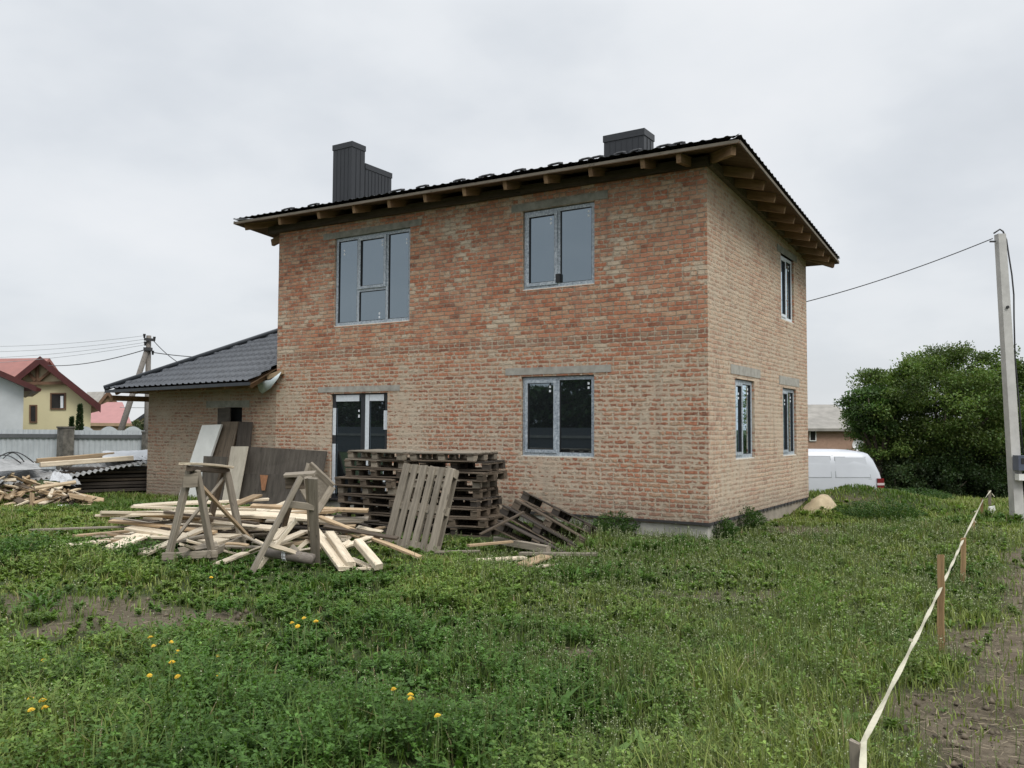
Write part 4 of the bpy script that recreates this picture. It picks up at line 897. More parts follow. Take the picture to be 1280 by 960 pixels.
# fence with masonry pillars
fx = [-150, -48, 76, 180, 250]
def fence_panel(px0, px1, d0, d1, ytop, label):
    a = at(px0, ytop, d0); b = at(px1, ytop, d1); a.z = b.z = (a.z+b.z)/2; L = (Vector((b.x, b.y, 0))-Vector((a.x, a.y, 0))).length
    root = thing('metal_fence', label, 'fence', (a.x, a.y, ZB), 0, 'metal fence panels'); dr = Vector((b.x-a.x, b.y-a.y, 0)).normalized(); nr = Vector((-dr.y, dr.x, 0))
    if nr.dot(FH) < 0: nr = -nr
    nu = int(L/.022); V = []
    for j in (0, 1):
        for i in range(nu+1):
            ph = (i*.022/.16) % 1; o_ = .018 if ph < .35 else (.018*(1-(ph-.35)/.1) if ph < .45 else (0 if ph < .9 else .018*(ph-.9)/.1))
            p = a+dr*(L*i/nu)+nr*o_; p.z = ZB if j == 0 else a.z; V.append(p)
    k = nu+1; mb = MB(); mb.add(V, [(i, i+1, k+i+1, k+i) for i in range(nu)]); mb.build('sheet', M['fence'], root)
    mb = MB(); mb.bar(a+Vector((0, 0, -.20))-nr*.03, b+Vector((0, 0, -.20))-nr*.03, .04, .12); mb.build('rail', M['fence_rail'], root)
    mb = MB(); mb.bar(drop(a, .05)-nr*.03, drop(b, .05)-nr*.03, .04, .10); mb.build('rail', M['fence_rail'], root)
def pillar(px0, px1, ytop, d, label):
    a = at(px0, ytop, d); b = at(px1, ytop, d); w_ = (b-a).length; c = (a+b)/2; root = thing('fence_pillar', label, 'pillar', (c.x, c.y, ZB), 0, 'masonry fence pillars')
    mb = MB(); mb.box(c.x-w_/2, c.x+w_/2, c.y-w_/2, c.y+w_/2, ZB, c.z-.05); mb.build('shaft', M['pillar'], root)
    mb = MB(); mb.box(c.x-w_*.56, c.x+w_*.56, c.y-w_*.56, c.y+w_*.56, c.z-.05, c.z); mb.build('cap', M['pillar'], root)
fence_panel(-160, 77, 26.5, 27.2, 536.5, 'pale grey metal fence panel left of the masonry pillar'); fence_panel(89, 181, 27.3, 27.8, 538, 'pale grey metal fence panel between the pillar and the wing')
fence_panel(186, 262, 27.9, 28.2, 538.5, 'pale grey metal fence panel running on behind the wing')
pillar(75.5, 89.5, 533, 27.0, 'dark rubble masonry pillar between two fence panels'); pillar(179.5, 188, 539, 27.6, 'dark masonry pillar at the corner of the wing')
# scalloped fence farther off
root = thing('scalloped_fence', 'distant pale fence with wavy scalloped top edge', 'fence', tuple(drop(at(155, 545, 36), ZB)))
mb = MB(); V = []
k = 60
for i in range(k+1):
    px = 100+(215-100)*i/k; ph = ((px-121)/30) % 1; y = 542-9*math.sin(math.pi*ph)
    p = at(px, y, 36+i*.02); V += [drop(p, ZB), p]
mb.add(V, [(2*i, 2*i+2, 2*i+3, 2*i+1) for i in range(k)]); n_ = len(mb.v)
mb.add([Vector(v)+FH*.03 for v in V], [(2*i+1, 2*i+3, 2*i+2, 2*i) for i in range(k)]); mb.build('sheet', M['fence'], root)
# yellow house with a red roof
d = 45
yh = thing('yellow_house', 'yellow rendered house with red roof and half-timbered gable', 'house', tuple(drop(at(50, 540, d), ZB)))
mb = MB(); extr(mb, [drop(at(-13, 500, d), ZB), drop(at(114, 500, d), ZB), at(114, 507, d), at(50, 455, d), at(-13, 507, d)], HD(40)*9); mb.build('wall', M['render_yellow'], yh)
def gable_roof(pk, el, er, d, over, ln, th, mat, par, trim_mat=None):
    mb = MB(); fh = HD(pk[0]); b = fh*-over
    for (e) in (er, el):
        p0 = at(*pk, d)+b; p1 = at(*e, d)+b; t = Vector((0, 0, th)); q = [p0, p1, p1+fh*ln, p0+fh*ln]; mb.hexa([v-t for v in q], q)
    r_ = mb.build('roof', M[mat], par)
    if trim_mat:
        for e in (er, el):
            mb = MB(); p0 = at(*pk, d)+b*1.04; p1 = at(*e, d)+b*1.04; t = Vector((0, 0, th*1.35)); z0 = Vector((0, 0, .03)); q = [p0, p1, p1-b*.06, p0-b*.06]; mb.hexa([v-t for v in q], [v+z0 for v in q]); mb.build('bargeboard', M[trim_mat], r_)
    return r_
yr = gable_roof((50, 447), (-25, 508), (125, 507), d, .7, 9.5, .28, 'roof_redtile', yh, 'roof_maroon')
mb = MB(); a = at(62, 447.5, d+4.2); b_ = at(-130, 449.5, d+4.2); dn = Vector((0, 0, -2.6))
mb.hexa([a-FH*3.8+dn-Vector((0, 0, .2)), b_-FH*3.8+dn-Vector((0, 0, .2)), b_-Vector((0, 0, .2)), a-Vector((0, 0, .2))], [a-FH*3.8+dn, b_-FH*3.8+dn, b_, a]); mb.hexa([a-Vector((0, 0, .2)), b_-Vector((0, 0, .2)), b_+FH*4+dn-Vector((0, 0, .2)), a+FH*4+dn-Vector((0, 0, .2))], [a, b_, b_+FH*4+dn, a+FH*4+dn]); mb.build('roof', M['roof_redtile'], yh)
mb = MB(); mb.add([at(28, 477, d-.03), at(76, 477, d-.03), at(50, 456, d-.03)], [(0, 1, 2)]); mb.build('gable_field', M['render_cream'], yh)
def stick(x0, y0, x1, y1, d, w_, mat, par, name='timber'):
    m_ = MB(); m_.bar(at(x0, y0, d), at(x1, y1, d), .12, w_, up=(0, 0, 1)); m_.build(name, M[mat], par)
stick(46.5, 477, 46.5, 455, d-.2, .14, 'brown_timber', yh); stick(44.5, 476, 32, 462, d-.2, .14, 'brown_timber', yh); stick(48.5, 476, 63, 464, d-.2, .13, 'brown_timber', yh); stick(20, 479.5, 82, 478.5, d-.22, .16, 'brown_timber', yh)
def far_window(x0, x1, y0, y1, d, par, fr='brown_timber', fw=1.6):
    mb = MB()
    rect(mb, d-.06, x0, x0+fw, y0, y1, .1); rect(mb, d-.06, x1-fw, x1, y0, y1, .1); rect(mb, d-.06, x0+fw, x1-fw, y0, y0+fw, .1); rect(mb, d-.06, x0+fw, x1-fw, y1-fw, y1, .1)
    o = mb.build('window', M[fr], par); p = MB(); rect(p, d-.03, x0+fw, x1-fw, y0+fw, y1-fw, .02); p.build('pane', M['glass_dark'], o); return o
wn = far_window(62.5, 82, 491, 512, d, yh); m_ = MB(); rect(m_, d-.05, 75.5, 79, 495, 510, .01); m_.build('curtain', M['white'], wn)
far_window(36.5, 46, 506, 528.5, d, yh)
# grey house at the left edge
d = 36
gh = thing('grey_house', 'pale grey rendered house with dark red eave at the left edge', 'house', tuple(drop(at(0, 540, d), ZB)))
mb = MB(); extr(mb, [drop(at(-120, 500, d), ZB), drop(at(30, 500, d), ZB), at(30, 480, d), at(-120, 415, d)], HD(-10)*8); mb.build('wall', M['render_grey'], gh)
mb = MB(); p0 = at(-120, 408, d)-FH*.5; p1 = at(54, 483.5, d)-FH*.5; q = [p0, p1, p1+HD(-30)*9, p0+HD(-30)*9]; mb.hexa([v-Vector((0, 0, .24)) for v in q], q); grf = mb.build('roof', M['roof_maroon'], gh)
mb = MB(); extr(mb, [at(30.2, 489, d), at(51, 489, d), at(52, 486, d), at(30.2, 478, d)], HD(-10)*8); mb.build('soffit_box', M['roof_maroon'], grf)
# pink roofed house, tan gable house and a dark gable far off
d = 68
ph = thing('pink_roofed_house', 'low house with a pinkish red hipped roof behind the yellow house', 'house', tuple(drop(at(135, 535, d), ZB)))
a, b_, c, e = at(72, 529, d), at(165, 530, d), at(128, 501, d)+FH*3.5, at(108, 501, d)+FH*3.5
mb = MB(); mb.add([a, b_, c, e, b_+HD(165)*7, a+HD(72)*7], [(0, 1, 2, 3), (1, 4, 2), (4, 5, 3, 2), (5, 0, 3), (0, 5, 4, 1)]); mb.build('roof', M['roof_pink'], ph)
mb = MB(); extr(mb, [drop(at(77, 530, d), ZB), drop(at(160, 530, d), ZB), at(160, 530.5, d)+FH*.3, at(77, 530, d)+FH*.3], FH*6); mb.build('wall', M['tan_brick'], ph)
mb = MB(); mb.bar(at(72, 530, d), at(165, 531, d), .1, .25); mb.build('fascia', M['tan_brick'], ph)
d = 84
th = thing('tan_gable_house', 'tan brick house with dark roof edges and grey roof, far behind the pink roof', 'house', tuple(drop(at(140, 535, d), ZB)))
mb = MB(); extr(mb, [drop(at(112, 530, d), ZB), drop(at(157, 530, d), ZB), at(157, 519, d), at(135, 489.5, d), at(112, 519, d)], HD(135)*9); mb.build('wall', M['tan_brick'], th)
gable_roof((135, 488), (108, 522), (160.5, 521), d, .35, 9, .35, 'slate', th, 'brown_timber'); far_window(132.5, 139.5, 502, 508.5, d, th, 'brown_timber', 1.1)
mb = MB(); a = at(136, 488.5, d+2); b_ = at(100, 490, d+2); mb.hexa([a, b_, b_+FH*1, a+FH*1], [p+Vector((0, 0, .1)) for p in (a, b_, b_+FH, a+FH)])
mb = MB(); extr(mb, [at(104, 503, d+1.), at(126, 503, d+1.), at(130, 489.5, d+2.6), at(109, 490, d+2.6)], FH*.3); mb.build('side_roof', M['slate'], th)
d = 92
dh = thing('dark_roofed_house', 'house with a dark gable roof far behind the utility pole', 'house', tuple(drop(at(188, 535, d), ZB)))
mb = MB(); extr(mb, [drop(at(170, 530, d), ZB), drop(at(214, 530, d), ZB), at(214, 526, d), at(190, 512, d), at(171, 526, d)], HD(190)*8); mb.build('wall', M['render_cream'], dh); gable_roof((190, 510), (167, 526), (216, 526), d, .4, 8.5, .4, 'tile', dh)
# utility pole with strut and its wires
d = 31
up_ = thing('utility_pole', 'grey utility pole with a leaning strut, wires and insulators', 'pole', tuple(drop(at(184, 560, d), ZB)))
mb = MB(); mb.tube([drop(at(183.5, 560, d), ZB), at(186, 419.5, d)], [.115, .085], 10); mb.build('pole', M['pole_wood'], up_, True)
mb = MB(); mb.tube([drop(at(132, 560, d-.6), ZB), at(183.5, 438, d-.12)], [.115, .09], 10); mb.build('strut', M['pole_wood'], up_, True)
mb = MB(); mb.bar(at(180.5, 424, d-.12), at(193.5, 425, d-.12), .07, .10); mb.build('crossarm', M['wire'], up_)
mb = MB(); mb.bar(at(181, 436.5, d-.12), at(189, 436.5, d-.12), .25, .12); mb.build('clamp', M['wire'], up_)
for px, py in ((180.5, 419.5), (193, 423), (181.5, 429), (191, 440.5)):
    mb = MB(); p = at(px, py, d-.12); mb.tube([p-Vector((0, 0, .09)), p+Vector((0, 0, .06))], [.03, .05], 8); mb.build('insulator', M['black'], up_)
def cable(p, q, sag, r, mat, label, group=None, n=24):
    p = Vector(p); q = Vector(q); mb = MB(); mb.tube([p.lerp(q, t)-Vector((0, 0, sag*4*t*(1-t))) for t in np.linspace(0, 1, n)], r, 5); return tag(mb.build('power_line', M[mat], smooth=True), label, 'cable', group)
for i, (y0, y1, x0) in enumerate(((419.5, 433, -40), (424, 440, -40), (428, 448, -40), (431, 455, -40))):
    cable(at(181, y0, d-.1), at(x0, y1, 34), .12, .008, 'wire_far', f'{["uppermost", "second", "third", "lowest"][i]} of the four thin bare wires running left from the utility pole', 'bare wires left of the utility pole')
cable(at(182, 437, d-.1), at(60, 457, 43.5), .18, .018, 'wire', 'thicker sagging cable from the utility pole to the yellow house')
cable(at(191, 440.5, d), at(420, 420, 38), .5, .016, 'wire', 'cable running right from the utility pole towards the brick house')
cable(at(192, 426, d), at(300, 465, 26), .5, .014, 'wire', 'slack wire hanging down right of the utility pole behind the wing roof')
cable(at(185, 509.5, d+14), at(150, 509.0, d+14), .01, .02, 'wire_far', 'short stretch of wire low between the pole and the tan gable house')

# ------------------------------------------------------------------ right: concrete pole, van, barn
b = GT(1272.5, 652); dpole = (b-CAM).dot(FH); t = at(1250, 293, dpole)
cp = thing('concrete_pole', 'pale square concrete pole leaning slightly, meter boxes on its shaft', 'pole', tuple(b))
mb = MB(); x_ = RH; y_ = FH
def qd(c, w_): return [c-x_*w_-y_*w_, c+x_*w_-y_*w_, c+x_*w_+y_*w_, c-x_*w_+y_*w_]
mb.hexa(qd(b-Vector((0, 0, .3)), .094), qd(t, .074)); mb.build('shaft', M['pole_concrete'], cp)
def onpole(py, off=0): k = (652-py)/(652-293); return b.lerp(t, k)+RH*off
mb = MB(); c = onpole(579, .06)-FH*.2; mb.box(-.15, .15, -.09, .09, -.14, .14)
rotp = Matrix((( RH.x, FH.x, 0, c.x), (RH.y, FH.y, 0, c.y), (0, 0, 1, c.z), (0, 0, 0, 1)))
o = mb.build('meter_box', M['meter'], cp, M=rotp); m2 = MB(); m2.box(-.10, .06, -.098, -.091, -.02, .09); m2.build('meter_window', M['glass_dark'], o, M=rotp)
mb = MB(); c = onpole(596.5, .06)-FH*.19; mb.box(-.14, .14, -.07, .07, -.06, .06); mb.build('junction_box', M['white_panel'], cp, M=Matrix(((RH.x, FH.x, 0, c.x), (RH.y, FH.y, 0, c.y), (0, 0, 1, c.z), (0, 0, 0, 1))))
mb = MB(); pts = [onpole(568, .115)-FH*.1]+[onpole(y, .115+.02*math.sin(y*.05)+(.05 if 340 < y < 390 else 0))-FH*.06 for y in (520, 450, 400, 370, 345, 320)]+[onpole(300, .12), t+Vector((0, 0, .06))+RH*.06, t+Vector((0, 0, .10)), t+Vector((0, 0, .02))-RH*.12]
mb.tube(pts, .016, 6); mb.build('cable', M['wire'], cp, True)
mb = MB(); mb.bar(t-RH*.09+Vector((0, 0, -.14)), t-RH*.2+Vector((0, 0, -.14)), .03, .03); mb.build('hook', M['wire'], cp)
c = onpole(386, 0)-FH*.115; mb = MB(); mb.tube([c, c+FH*.02], .03, 8); mb.build('hole', M['black'], cp)
cable(t-RH*.14+Vector((0, 0, -.08)), Vector((-.6, 6.36, 4.18)), .10, .010, 'wire', 'dark service cable sagging from the concrete pole to the brick house', n=30)

# white van: local x along its length (rear at 0), y across, z up
def van():
    d = 24.0; rear = at(1085, 600, d); ang = math.atan2(RH.y, RH.x)+R_(3)
    z0 = at(1060, 561.5, d).z-1.86
    root = thing('white_van', 'plain white panel van parked behind the house, half hidden by the mound', 'van', (rear.x, rear.y, z0), ang+math.pi)
    prof = [(0.0, .45), (.004, 1.02), (.06, 1.28), (.19, 1.62), (.33, 1.79), (.75, 1.855), (2.2, 1.86), (2.75, 1.80), (3.15, 1.52), (3.50, 1.12), (4.15, .96), (4.32, .74), (4.36, .40)]
    mb = MB(); hw = .86; V = []; xs = sorted(set([p[0] for p in prof]+[.5, 1.2, 1.7]))
    def top(x): 
        for (a, b_), (c, e) in zip(prof[:-1], prof[1:]):
            if a <= x <= c: return b_+(e-b_)*(x-a)/(c-a+1e-9)
    secs = []
    for x in xs:
        zt = max(top(x), .45); zb = .30; s = []
        for (yy, f_) in ((1.0, 0), (1.02, .22), (1.0, .5), (.955, .74), (.90, .90), (.80, .975), (.5, 1.0)):
            s.append((x, hw*(1-(1-yy)*(.25+.75*min(1, max(0, (zt-1.15)/.5)))), zb+(zt-zb)*f_))
        secs.append(s+[(p[0], -p[1], p[2]) for p in s[::-1]])
    n = len(secs[0]); V = [p for s in secs for p in s]; Fc = []
    for i in range(len(secs)-1):
        for k in range(n): Fc.append((i*n+k, (i+1)*n+k, (i+1)*n+(k+1) % n, i*n+(k+1) % n))
    Fc += [tuple(range(n)), tuple((len(secs)-1)*n+k for k in range(n))[::-1]]; mb.add(V, Fc)
    PM = pmat(root)
    body = mb.build('body', M['van'], root, True, M=PM)
    try: body.data.set_sharp_from_angle(angle=R_(40))
    except Exception: pass
    for sgn in (1, -1):
        def yb(z, x): 
            zt = top(x); f_ = (z-.3)/(zt-.3); ys = [(0, 1.0), (.22, 1.02), (.5, 1.0), (.74, .955), (.9, .9), (1, .8)]
            for (a, b_), (c, e) in zip(ys[:-1], ys[1:]):
                if a <= f_ <= c: return hw*(b_+(e-b_)*(f_-a)/(c-a))
            return hw*.8
        def panel(x0, x1, z0_, z1_, mat, name, o_=.012, par=body, slant=0):
            m_ = MB(); q = [(x0, z0_), (x1, z0_), (x1, z1_), (x0+slant, z1_)]
            a = [Vector((x, sgn*(yb(z, max(x, .3))+o_), z)) for x, z in q]; c = [Vector((p.x, p.y-sgn*.03, p.z)) for p in a]
            m_.add(a+c, [(0, 1, 2, 3), (7, 6, 5, 4), (0, 4, 5, 1), (1, 5, 6, 2), (2, 6, 7, 3), (3, 7, 4, 0)]); return m_.build(name, M[mat], par, M=PM)
        panel(.32, 1.30, 1.115, 1.675, 'metal', 'seal', .006, slant=.10); panel(1.40, 2.37, 1.115, 1.695, 'metal', 'seal', .006); panel(.34, 1.28, 1.13, 1.66, 'van', 'side_panel', .010, slant=.10); panel(1.42, 2.35, 1.13, 1.68, 'van', 'side_panel', .010); panel(2.50, 3.05, 1.14, 1.50, 'glass_dark', 'side_window')
        panel(1.335, 1.36, .55, 1.72, 'metal', 'door_gap', .004); panel(.30, 3.0, 1.075, 1.09, 'metal', 'crease', .003); panel(.45, 4.0, .62, .66, 'metal', 'side_strip', .014)
        m_ = MB(); m_.box(-.015, .16, sgn*.70 if sgn > 0 else -.892, .892 if sgn > 0 else -.70, .72, 1.10); lamp = m_.build('taillight', M['taillight'], root, M=PM)
        m_ = MB(); m_.box(-.024, .174, sgn*.72 if sgn > 0 else -.898, .898 if sgn > 0 else -.72, .92, .98); m_.build('clear_lens', M['lampwhite'], lamp, M=PM)
        for x in (.85, 3.5):
            m_ = MB(); m_.tube([(x, sgn*.66, .30), (x, sgn*.88, .30)], .31, 20); wh = m_.build('wheel', M['rubber'], root, M=PM); m_ = MB(); m_.tube([(x, sgn*.87, .30), (x, sgn*.89, .30)], .19, 16); m_.build('rim', M['rim'], wh, M=PM)
        m_ = MB(); m_.box(3.95, 4.3, sgn*.55 if sgn > 0 else -.82, .82 if sgn > 0 else -.55, .72, .90); m_.build('headlight', M['lampwhite'], root, M=PM)
        m_ = MB(); m_.box(2.95, 3.1, sgn*.86 if sgn > 0 else -1.04, 1.04 if sgn > 0 else -.86, 1.12, 1.28); m_.build('mirror', M['black'], root, M=PM)
    m_ = MB(); m_.box(-.10, .08, -.84, .84, .32, .60); m_.build('bumper', M['black'], root, M=PM)
    m_ = MB(); m_.box(4.28, 4.42, -.82, .82, .28, .58); m_.build('bumper', M['black'], root, M=PM)
    m_ = MB(); m_.hexa([(.06, -.66, 1.16), (.20, -.66, 1.62), (.20, .66, 1.62), (.06, .66, 1.16)], [(.01, -.66, 1.17), (.15, -.66, 1.63), (.15, .66, 1.63), (.01, .66, 1.17)]); m_.build('rear_window', M['glass_dark'], root, M=PM)
    m_ = MB(); m_.hexa([(2.82, -.62, 1.72), (3.42, -.70, 1.16), (3.42, .70, 1.16), (2.82, .62, 1.72)], [(2.85, -.62, 1.78), (3.46, -.70, 1.20), (3.46, .70, 1.20), (2.85, .62, 1.78)]); m_.build('windscreen', M['glass_dark'], root, M=PM)
van()
# brick barn
d = 38
bn = thing('brick_barn', 'long brown brick outbuilding with a grey slate roof behind the van', 'barn', tuple(drop(at(1050, 570, d), -1)))
mb = MB(); extr(mb, [drop(at(900, 560, d), -1.1), drop(at(1083, 560, d), -1.1), at(1083, 533.5, d), at(900, 533.5, d)], FH*7); mb.build('wall', M['barn_brick'], bn)
mb = MB(); a, b_ = at(895, 535.5, d)-FH*.3, at(1085, 535.5, d)-FH*.3; c, e = at(1080, 503, d)+FH*3.4, at(895, 503, d)+FH*3.4
mb.hexa([p-Vector((0, 0, .12)) for p in (a, b_, c, e)], [a, b_, c, e]); mb.hexa([p-Vector((0, 0, .12)) for p in (e, c, b_+FH*7.4, a+FH*7.4)], [e, c, b_+FH*7.4, a+FH*7.4]); brf = mb.build('roof', M['slate'], bn)
far_window(1012, 1020.5, 537, 551.5, d, bn, 'white_panel', 1.1)
mb = MB(); rect(mb, d-.12, 1077, 1079.5, 534, 562, .1); mb.build('drainpipe', M['tan_brick'], bn)
mb = MB(); c = at(1073, 556, d-.5); n_ = 16; V = [c+FH*.12]
for j, (rr_, dp) in enumerate(((.10, .10), (.20, .05), (.27, 0.))):
    for k in range(n_): a = 2*math.pi*k/n_; V.append(c+RH*(rr_*math.cos(a))+Vector((0, 0, rr_*math.sin(a)))+FH*dp)
Fc = [(0, 1+k, 1+(k+1) % n_) for k in range(n_)]+[(1+j*n_+k, 1+(j+1)*n_+k, 1+(j+1)*n_+(k+1) % n_, 1+j*n_+(k+1) % n_) for j in range(2) for k in range(n_)]; mb.add(V, Fc)
sd_ = mb.build('satellite_dish', M['dish'], smooth=True); tag(sd_, 'white satellite dish on the barn wall just above the van roof', 'satellite dish')
m_ = MB(); m_.bar(c+FH*.1, c+FH*.45, .05, .05); m_.build('bracket', M['metal'], sd_)
# low fence glimpsed under the tree
root = thing('garden_fence', 'bluish grey fence glimpsed between the van and the big tree', 'fence', tuple(drop(at(1118, 590, 34), -1)))
mb = MB(); rect(mb, 34, 1096, 1150, 566, 600, .05); mb.build('panel', M['fence'], root)
mb = MB(); rect(mb, 33.7, 1103, 1106, 580, 604, .1); mb.build('post', M['brown_timber'], root)
mb = MB(); rect(mb, 33.8, 1096, 1150, 580.5, 583, .06); mb.build('rail', M['brown_timber'], root)

# ------------------------------------------------------------------ barrier tape on stakes, right
def stake(px_t, py_t, px_b, py_b, w_, label, mat='stake', d=None):
    b = GT(px_b, py_b) if d is None else drop(at(px_b, py_b, d), -.25); dd = (b-CAM).dot(FH); t = at(px_t, py_t, dd); b = b-Vector((0, 0, .06))
    return tag(bar('stake', b, t, w_, w_*.55, mat), label, 'stake', 'wooden stakes carrying the tape'), t
_, t1 = stake(1068, 927, 1071, 1040, .038, 'thick grey-topped stake nearest in the bottom right, cut by the frame', 'w_grey', 3.25)
_, t2 = stake(1176, 694, 1176.5, 814, .05, 'tall brown stake rising above the tape in the middle of its run')
_, t3 = stake(1204, 672.5, 1203.5, 729, .055, 'shorter brown stake holding the tape just behind the tall one')
_, t4 = stake(1216.5, 648, 1216.5, 668, .05, 'dark stub of a stake behind the tape, fourth from the front')
_, t5 = stake(1227.5, 623, 1227.5, 646, .045, 'grey stake where the tape turns, second last from the front')
_, t6 = stake(1237, 613, 1237, 636, .06, 'last pale stake at the far end of the tape, with a knotted tail', 'w_grey')
blk = thing('white_block', 'small white block standing at the foot of the last stake', 'block', tuple(GT(1240, 642)))
c = GT(1240, 642); mb = MB(); mb.hexa([c+RH*a+FH*b_ for a, b_ in ((-.06, -.05), (.06, -.05), (.06, .05), (-.06, .05))], [c+RH*a+FH*b_+Vector((0, 0, h_)) for a, b_, h_ in ((-.055, -.05, .13), (.03, -.05, .17), (.05, .05, .15), (-.05, .05, .13))]); mb.build('stone', M['white_panel'], blk)
def ribbon(pts, w_, name, mat, twist=0):
    V = []; n = len(pts)
    for i, p in enumerate(pts):
        a = R_(14)+twist*math.sin(i*.9); u = RH*math.cos(a)*w_/2+Vector((0, 0, math.sin(a)*w_/2)); V += [p-u, p+u, p-u+FH*.003, p+u+FH*.003]
    Fc = [(4*i, 4*i+4, 4*i+5, 4*i+1) for i in range(n-1)]+[(4*i+3, 4*i+7, 4*i+6, 4*i+2) for i in range(n-1)]
    mb = MB(); mb.add(V, Fc); return mb.build(name, M[mat])
t1b = Vector(t1)+RH*.02-FH*.03
P0 = Vector(t1)+RH*.035+Vector((0, 0, .0)); P1 = Vector(t3)-FH*.05-RH*.03-Vector((0, 0, .02))
ctl = [at(1076.5, 1000, 3.05), at(1078.6, 962, 3.15), P0]+[P0.lerp(P1, k/12)-Vector((0, 0, .022*math.sin(math.pi*k/12))) for k in range(1, 12)]+[P1, at(1213, 657, 11.2), Vector(t5)-FH*.05+Vector((0, 0, -.01)), at(1232, 622, 16.2), Vector(t6)-FH*.04]
pts = []
for i in range(len(ctl)-1):
    for k in range(5): pts.append(Vector(ctl[i]).lerp(Vector(ctl[i+1]), k/5))
pts.append(Vector(ctl[-1])); tp = ribbon(pts, .027, 'barrier_tape', 'tape', .30); tag(tp, 'cream plastic tape strung along the wooden stakes', 'tape')
for (px, py, d_, dx, dy) in ((1141, 801, 4.75, -6, -2), (1217, 650, 11.4, 4, 4), (1218, 640, 12.5, 4, -2), (1240, 617, 15.6, 4, 5)):
    p = at(px, py, d_); m_ = MB(); m_.bar(p, at(px+dx*.8, py+dy*.8, d_), .006, .014); o = m_.build('knot', M['tape'], tp)

# ------------------------------------------------------------------ plants
def leaf_quads(C, Dr, L, Wd, fold=.25, rng=RNG):
    """rhombic leaves: centre of the stalk end C, direction Dr, length L, width Wd (arrays)"""
    n = len(C); r_ = rng.normal(size=(n, 3)); S = np.cross(Dr, r_); S /= np.linalg.norm(S, axis=1, keepdims=True)+1e-9
    up = np.cross(S, Dr); L = np.broadcast_to(L, n)[:, None]; Wd = np.broadcast_to(Wd, n)[:, None]
    V = np.empty((n, 4, 3)); V[:, 0] = C; V[:, 1] = C+Dr*L*.5+S*Wd*.5+up*Wd*fold; V[:, 2] = C+Dr*L; V[:, 3] = C+Dr*L*.5-S*Wd*.5+up*Wd*fold
    return V.reshape(-1, 3)
def unit(a): return a/(np.linalg.norm(a, axis=-1, keepdims=True)+1e-9)
def leafobj(name, V, cols4, mat='leaf', parent=None, M_=None):
    q = np.arange(len(V)).reshape(-1, 4); return put(name, np_mesh(name, V, q, M[mat], np.repeat(cols4, 4, axis=0)), parent, M_)
def tint(n, base, var, hue, rng=RNG):
    c = np.array(base)[None, :]*(1+rng.normal(0, var, (n, 1))); c[:, 0] *= 1+rng.normal(0, hue, n); return np.clip(c, .004, 1)
def crown(cen, rad, nclump, nleaf, size, base, seed, lump=.35, spread=.16, hang=.3, inner=.35):
    rng = np.random.default_rng(seed); d = unit(rng.normal(size=(nclump, 3))); lo = fbm(d[:, 0]*2.2+7+seed, d[:, 1]*2.2+d[:, 2]*2.7, seed)
    rr_ = (inner+(1-inner)*rng.random(nclump)**.45)*(1-lump+lump*2*lo*.95); C = np.array(cen)+d*rr_[:, None]*np.array(rad)
    cc = np.repeat(C, nleaf, 0); out_ = np.repeat(d, nleaf, 0); k = len(cc); clr = np.repeat(spread*(.6+.9*rng.random(nclump)), nleaf)[:, None]*min(rad)
    P = cc+np.clip(rng.normal(size=(k, 3)), -1.9, 1.9)*clr*np.array([1, 1, .6]); Dr = unit(out_*.6+rng.normal(size=(k, 3))*.8+np.array([0, 0, -hang]))
    ct = np.repeat(1+rng.normal(0, .26, (nclump, 1)), nleaf, 0); col = tint(k, base, .16, .10, rng)*ct
    return leaf_quads(P, Dr, size*(.7+.6*rng.random(k)), size*.55*(.8+.4*rng.random(k)), .2, rng), np.clip(col, .004, 1)
def tree(name, label, base, cen, rad, nc, nl, size, col, seed, trunk_r=.12, limbs=7, group=None, cat='tree', **kw):
    root = thing(name, label, cat, tuple(base), 0, group); rr_ = random.Random(seed); b = Vector(base); c = Vector(cen)
    mb = MB(); fork = b.lerp(c, .45); mb.tube([b-Vector((0, 0, .2)), b.lerp(fork, .5)+Vector((rr_.uniform(-.1, .1), rr_.uniform(-.1, .1), 0)), fork], [trunk_r*1.2, trunk_r, trunk_r*.8], 9)
    for i in range(limbs):
        a = 2*math.pi*i/limbs+rr_.random(); e = c+Vector((rad[0]*.8*math.cos(a), rad[1]*.8*math.sin(a), rad[2]*rr_.uniform(-.1, .7))); m_ = fork.lerp(e, .5)+Vector((0, 0, -.12*rad[2]))
        mb.tube([fork, m_, e], [trunk_r*.55, trunk_r*.33, trunk_r*.1], 6)
    mb.build('trunk', M['bark'], root, True)
    V, cc = crown(cen, rad, nc, nl, size, col, seed, **kw); leafobj('crown', V, cc, 'leaf', root); return root
GRN = (.088, .132, .030)
def place_tree(px, py_b, d, px_c, py_t, wpx, label, seed, name='leafy_tree', zb=-.95, nc=300, nl=110, size=.13, col=GRN, low=.0, **kw):
    b = drop(at(px, py_b, d), zb); top = at(px_c, py_t, d).z; rx = wpx/2/F*d; cz0 = zb+low; c = drop(at(px_c, 540, d), (top+cz0)/2)
    return tree(name, label, b, c, (rx, rx*.9, (top-cz0)/2*1.04), nc, nl, size, col, seed, **kw)
place_tree(1172, 630, 27, 1168, 436, 210, 'big dense round-crowned tree behind the mound, branches down to the ground', 5, nc=380, nl=360, size=.085, lump=.5, spread=.085, low=.3, trunk_r=.16, inner=.45)
place_tree(1275, 630, 29, 1268, 452, 150, 'dense tree behind the concrete pole, right of the big round one', 6, nc=280, nl=280, size=.09, lump=.5, spread=.10, low=.2, inner=.45)
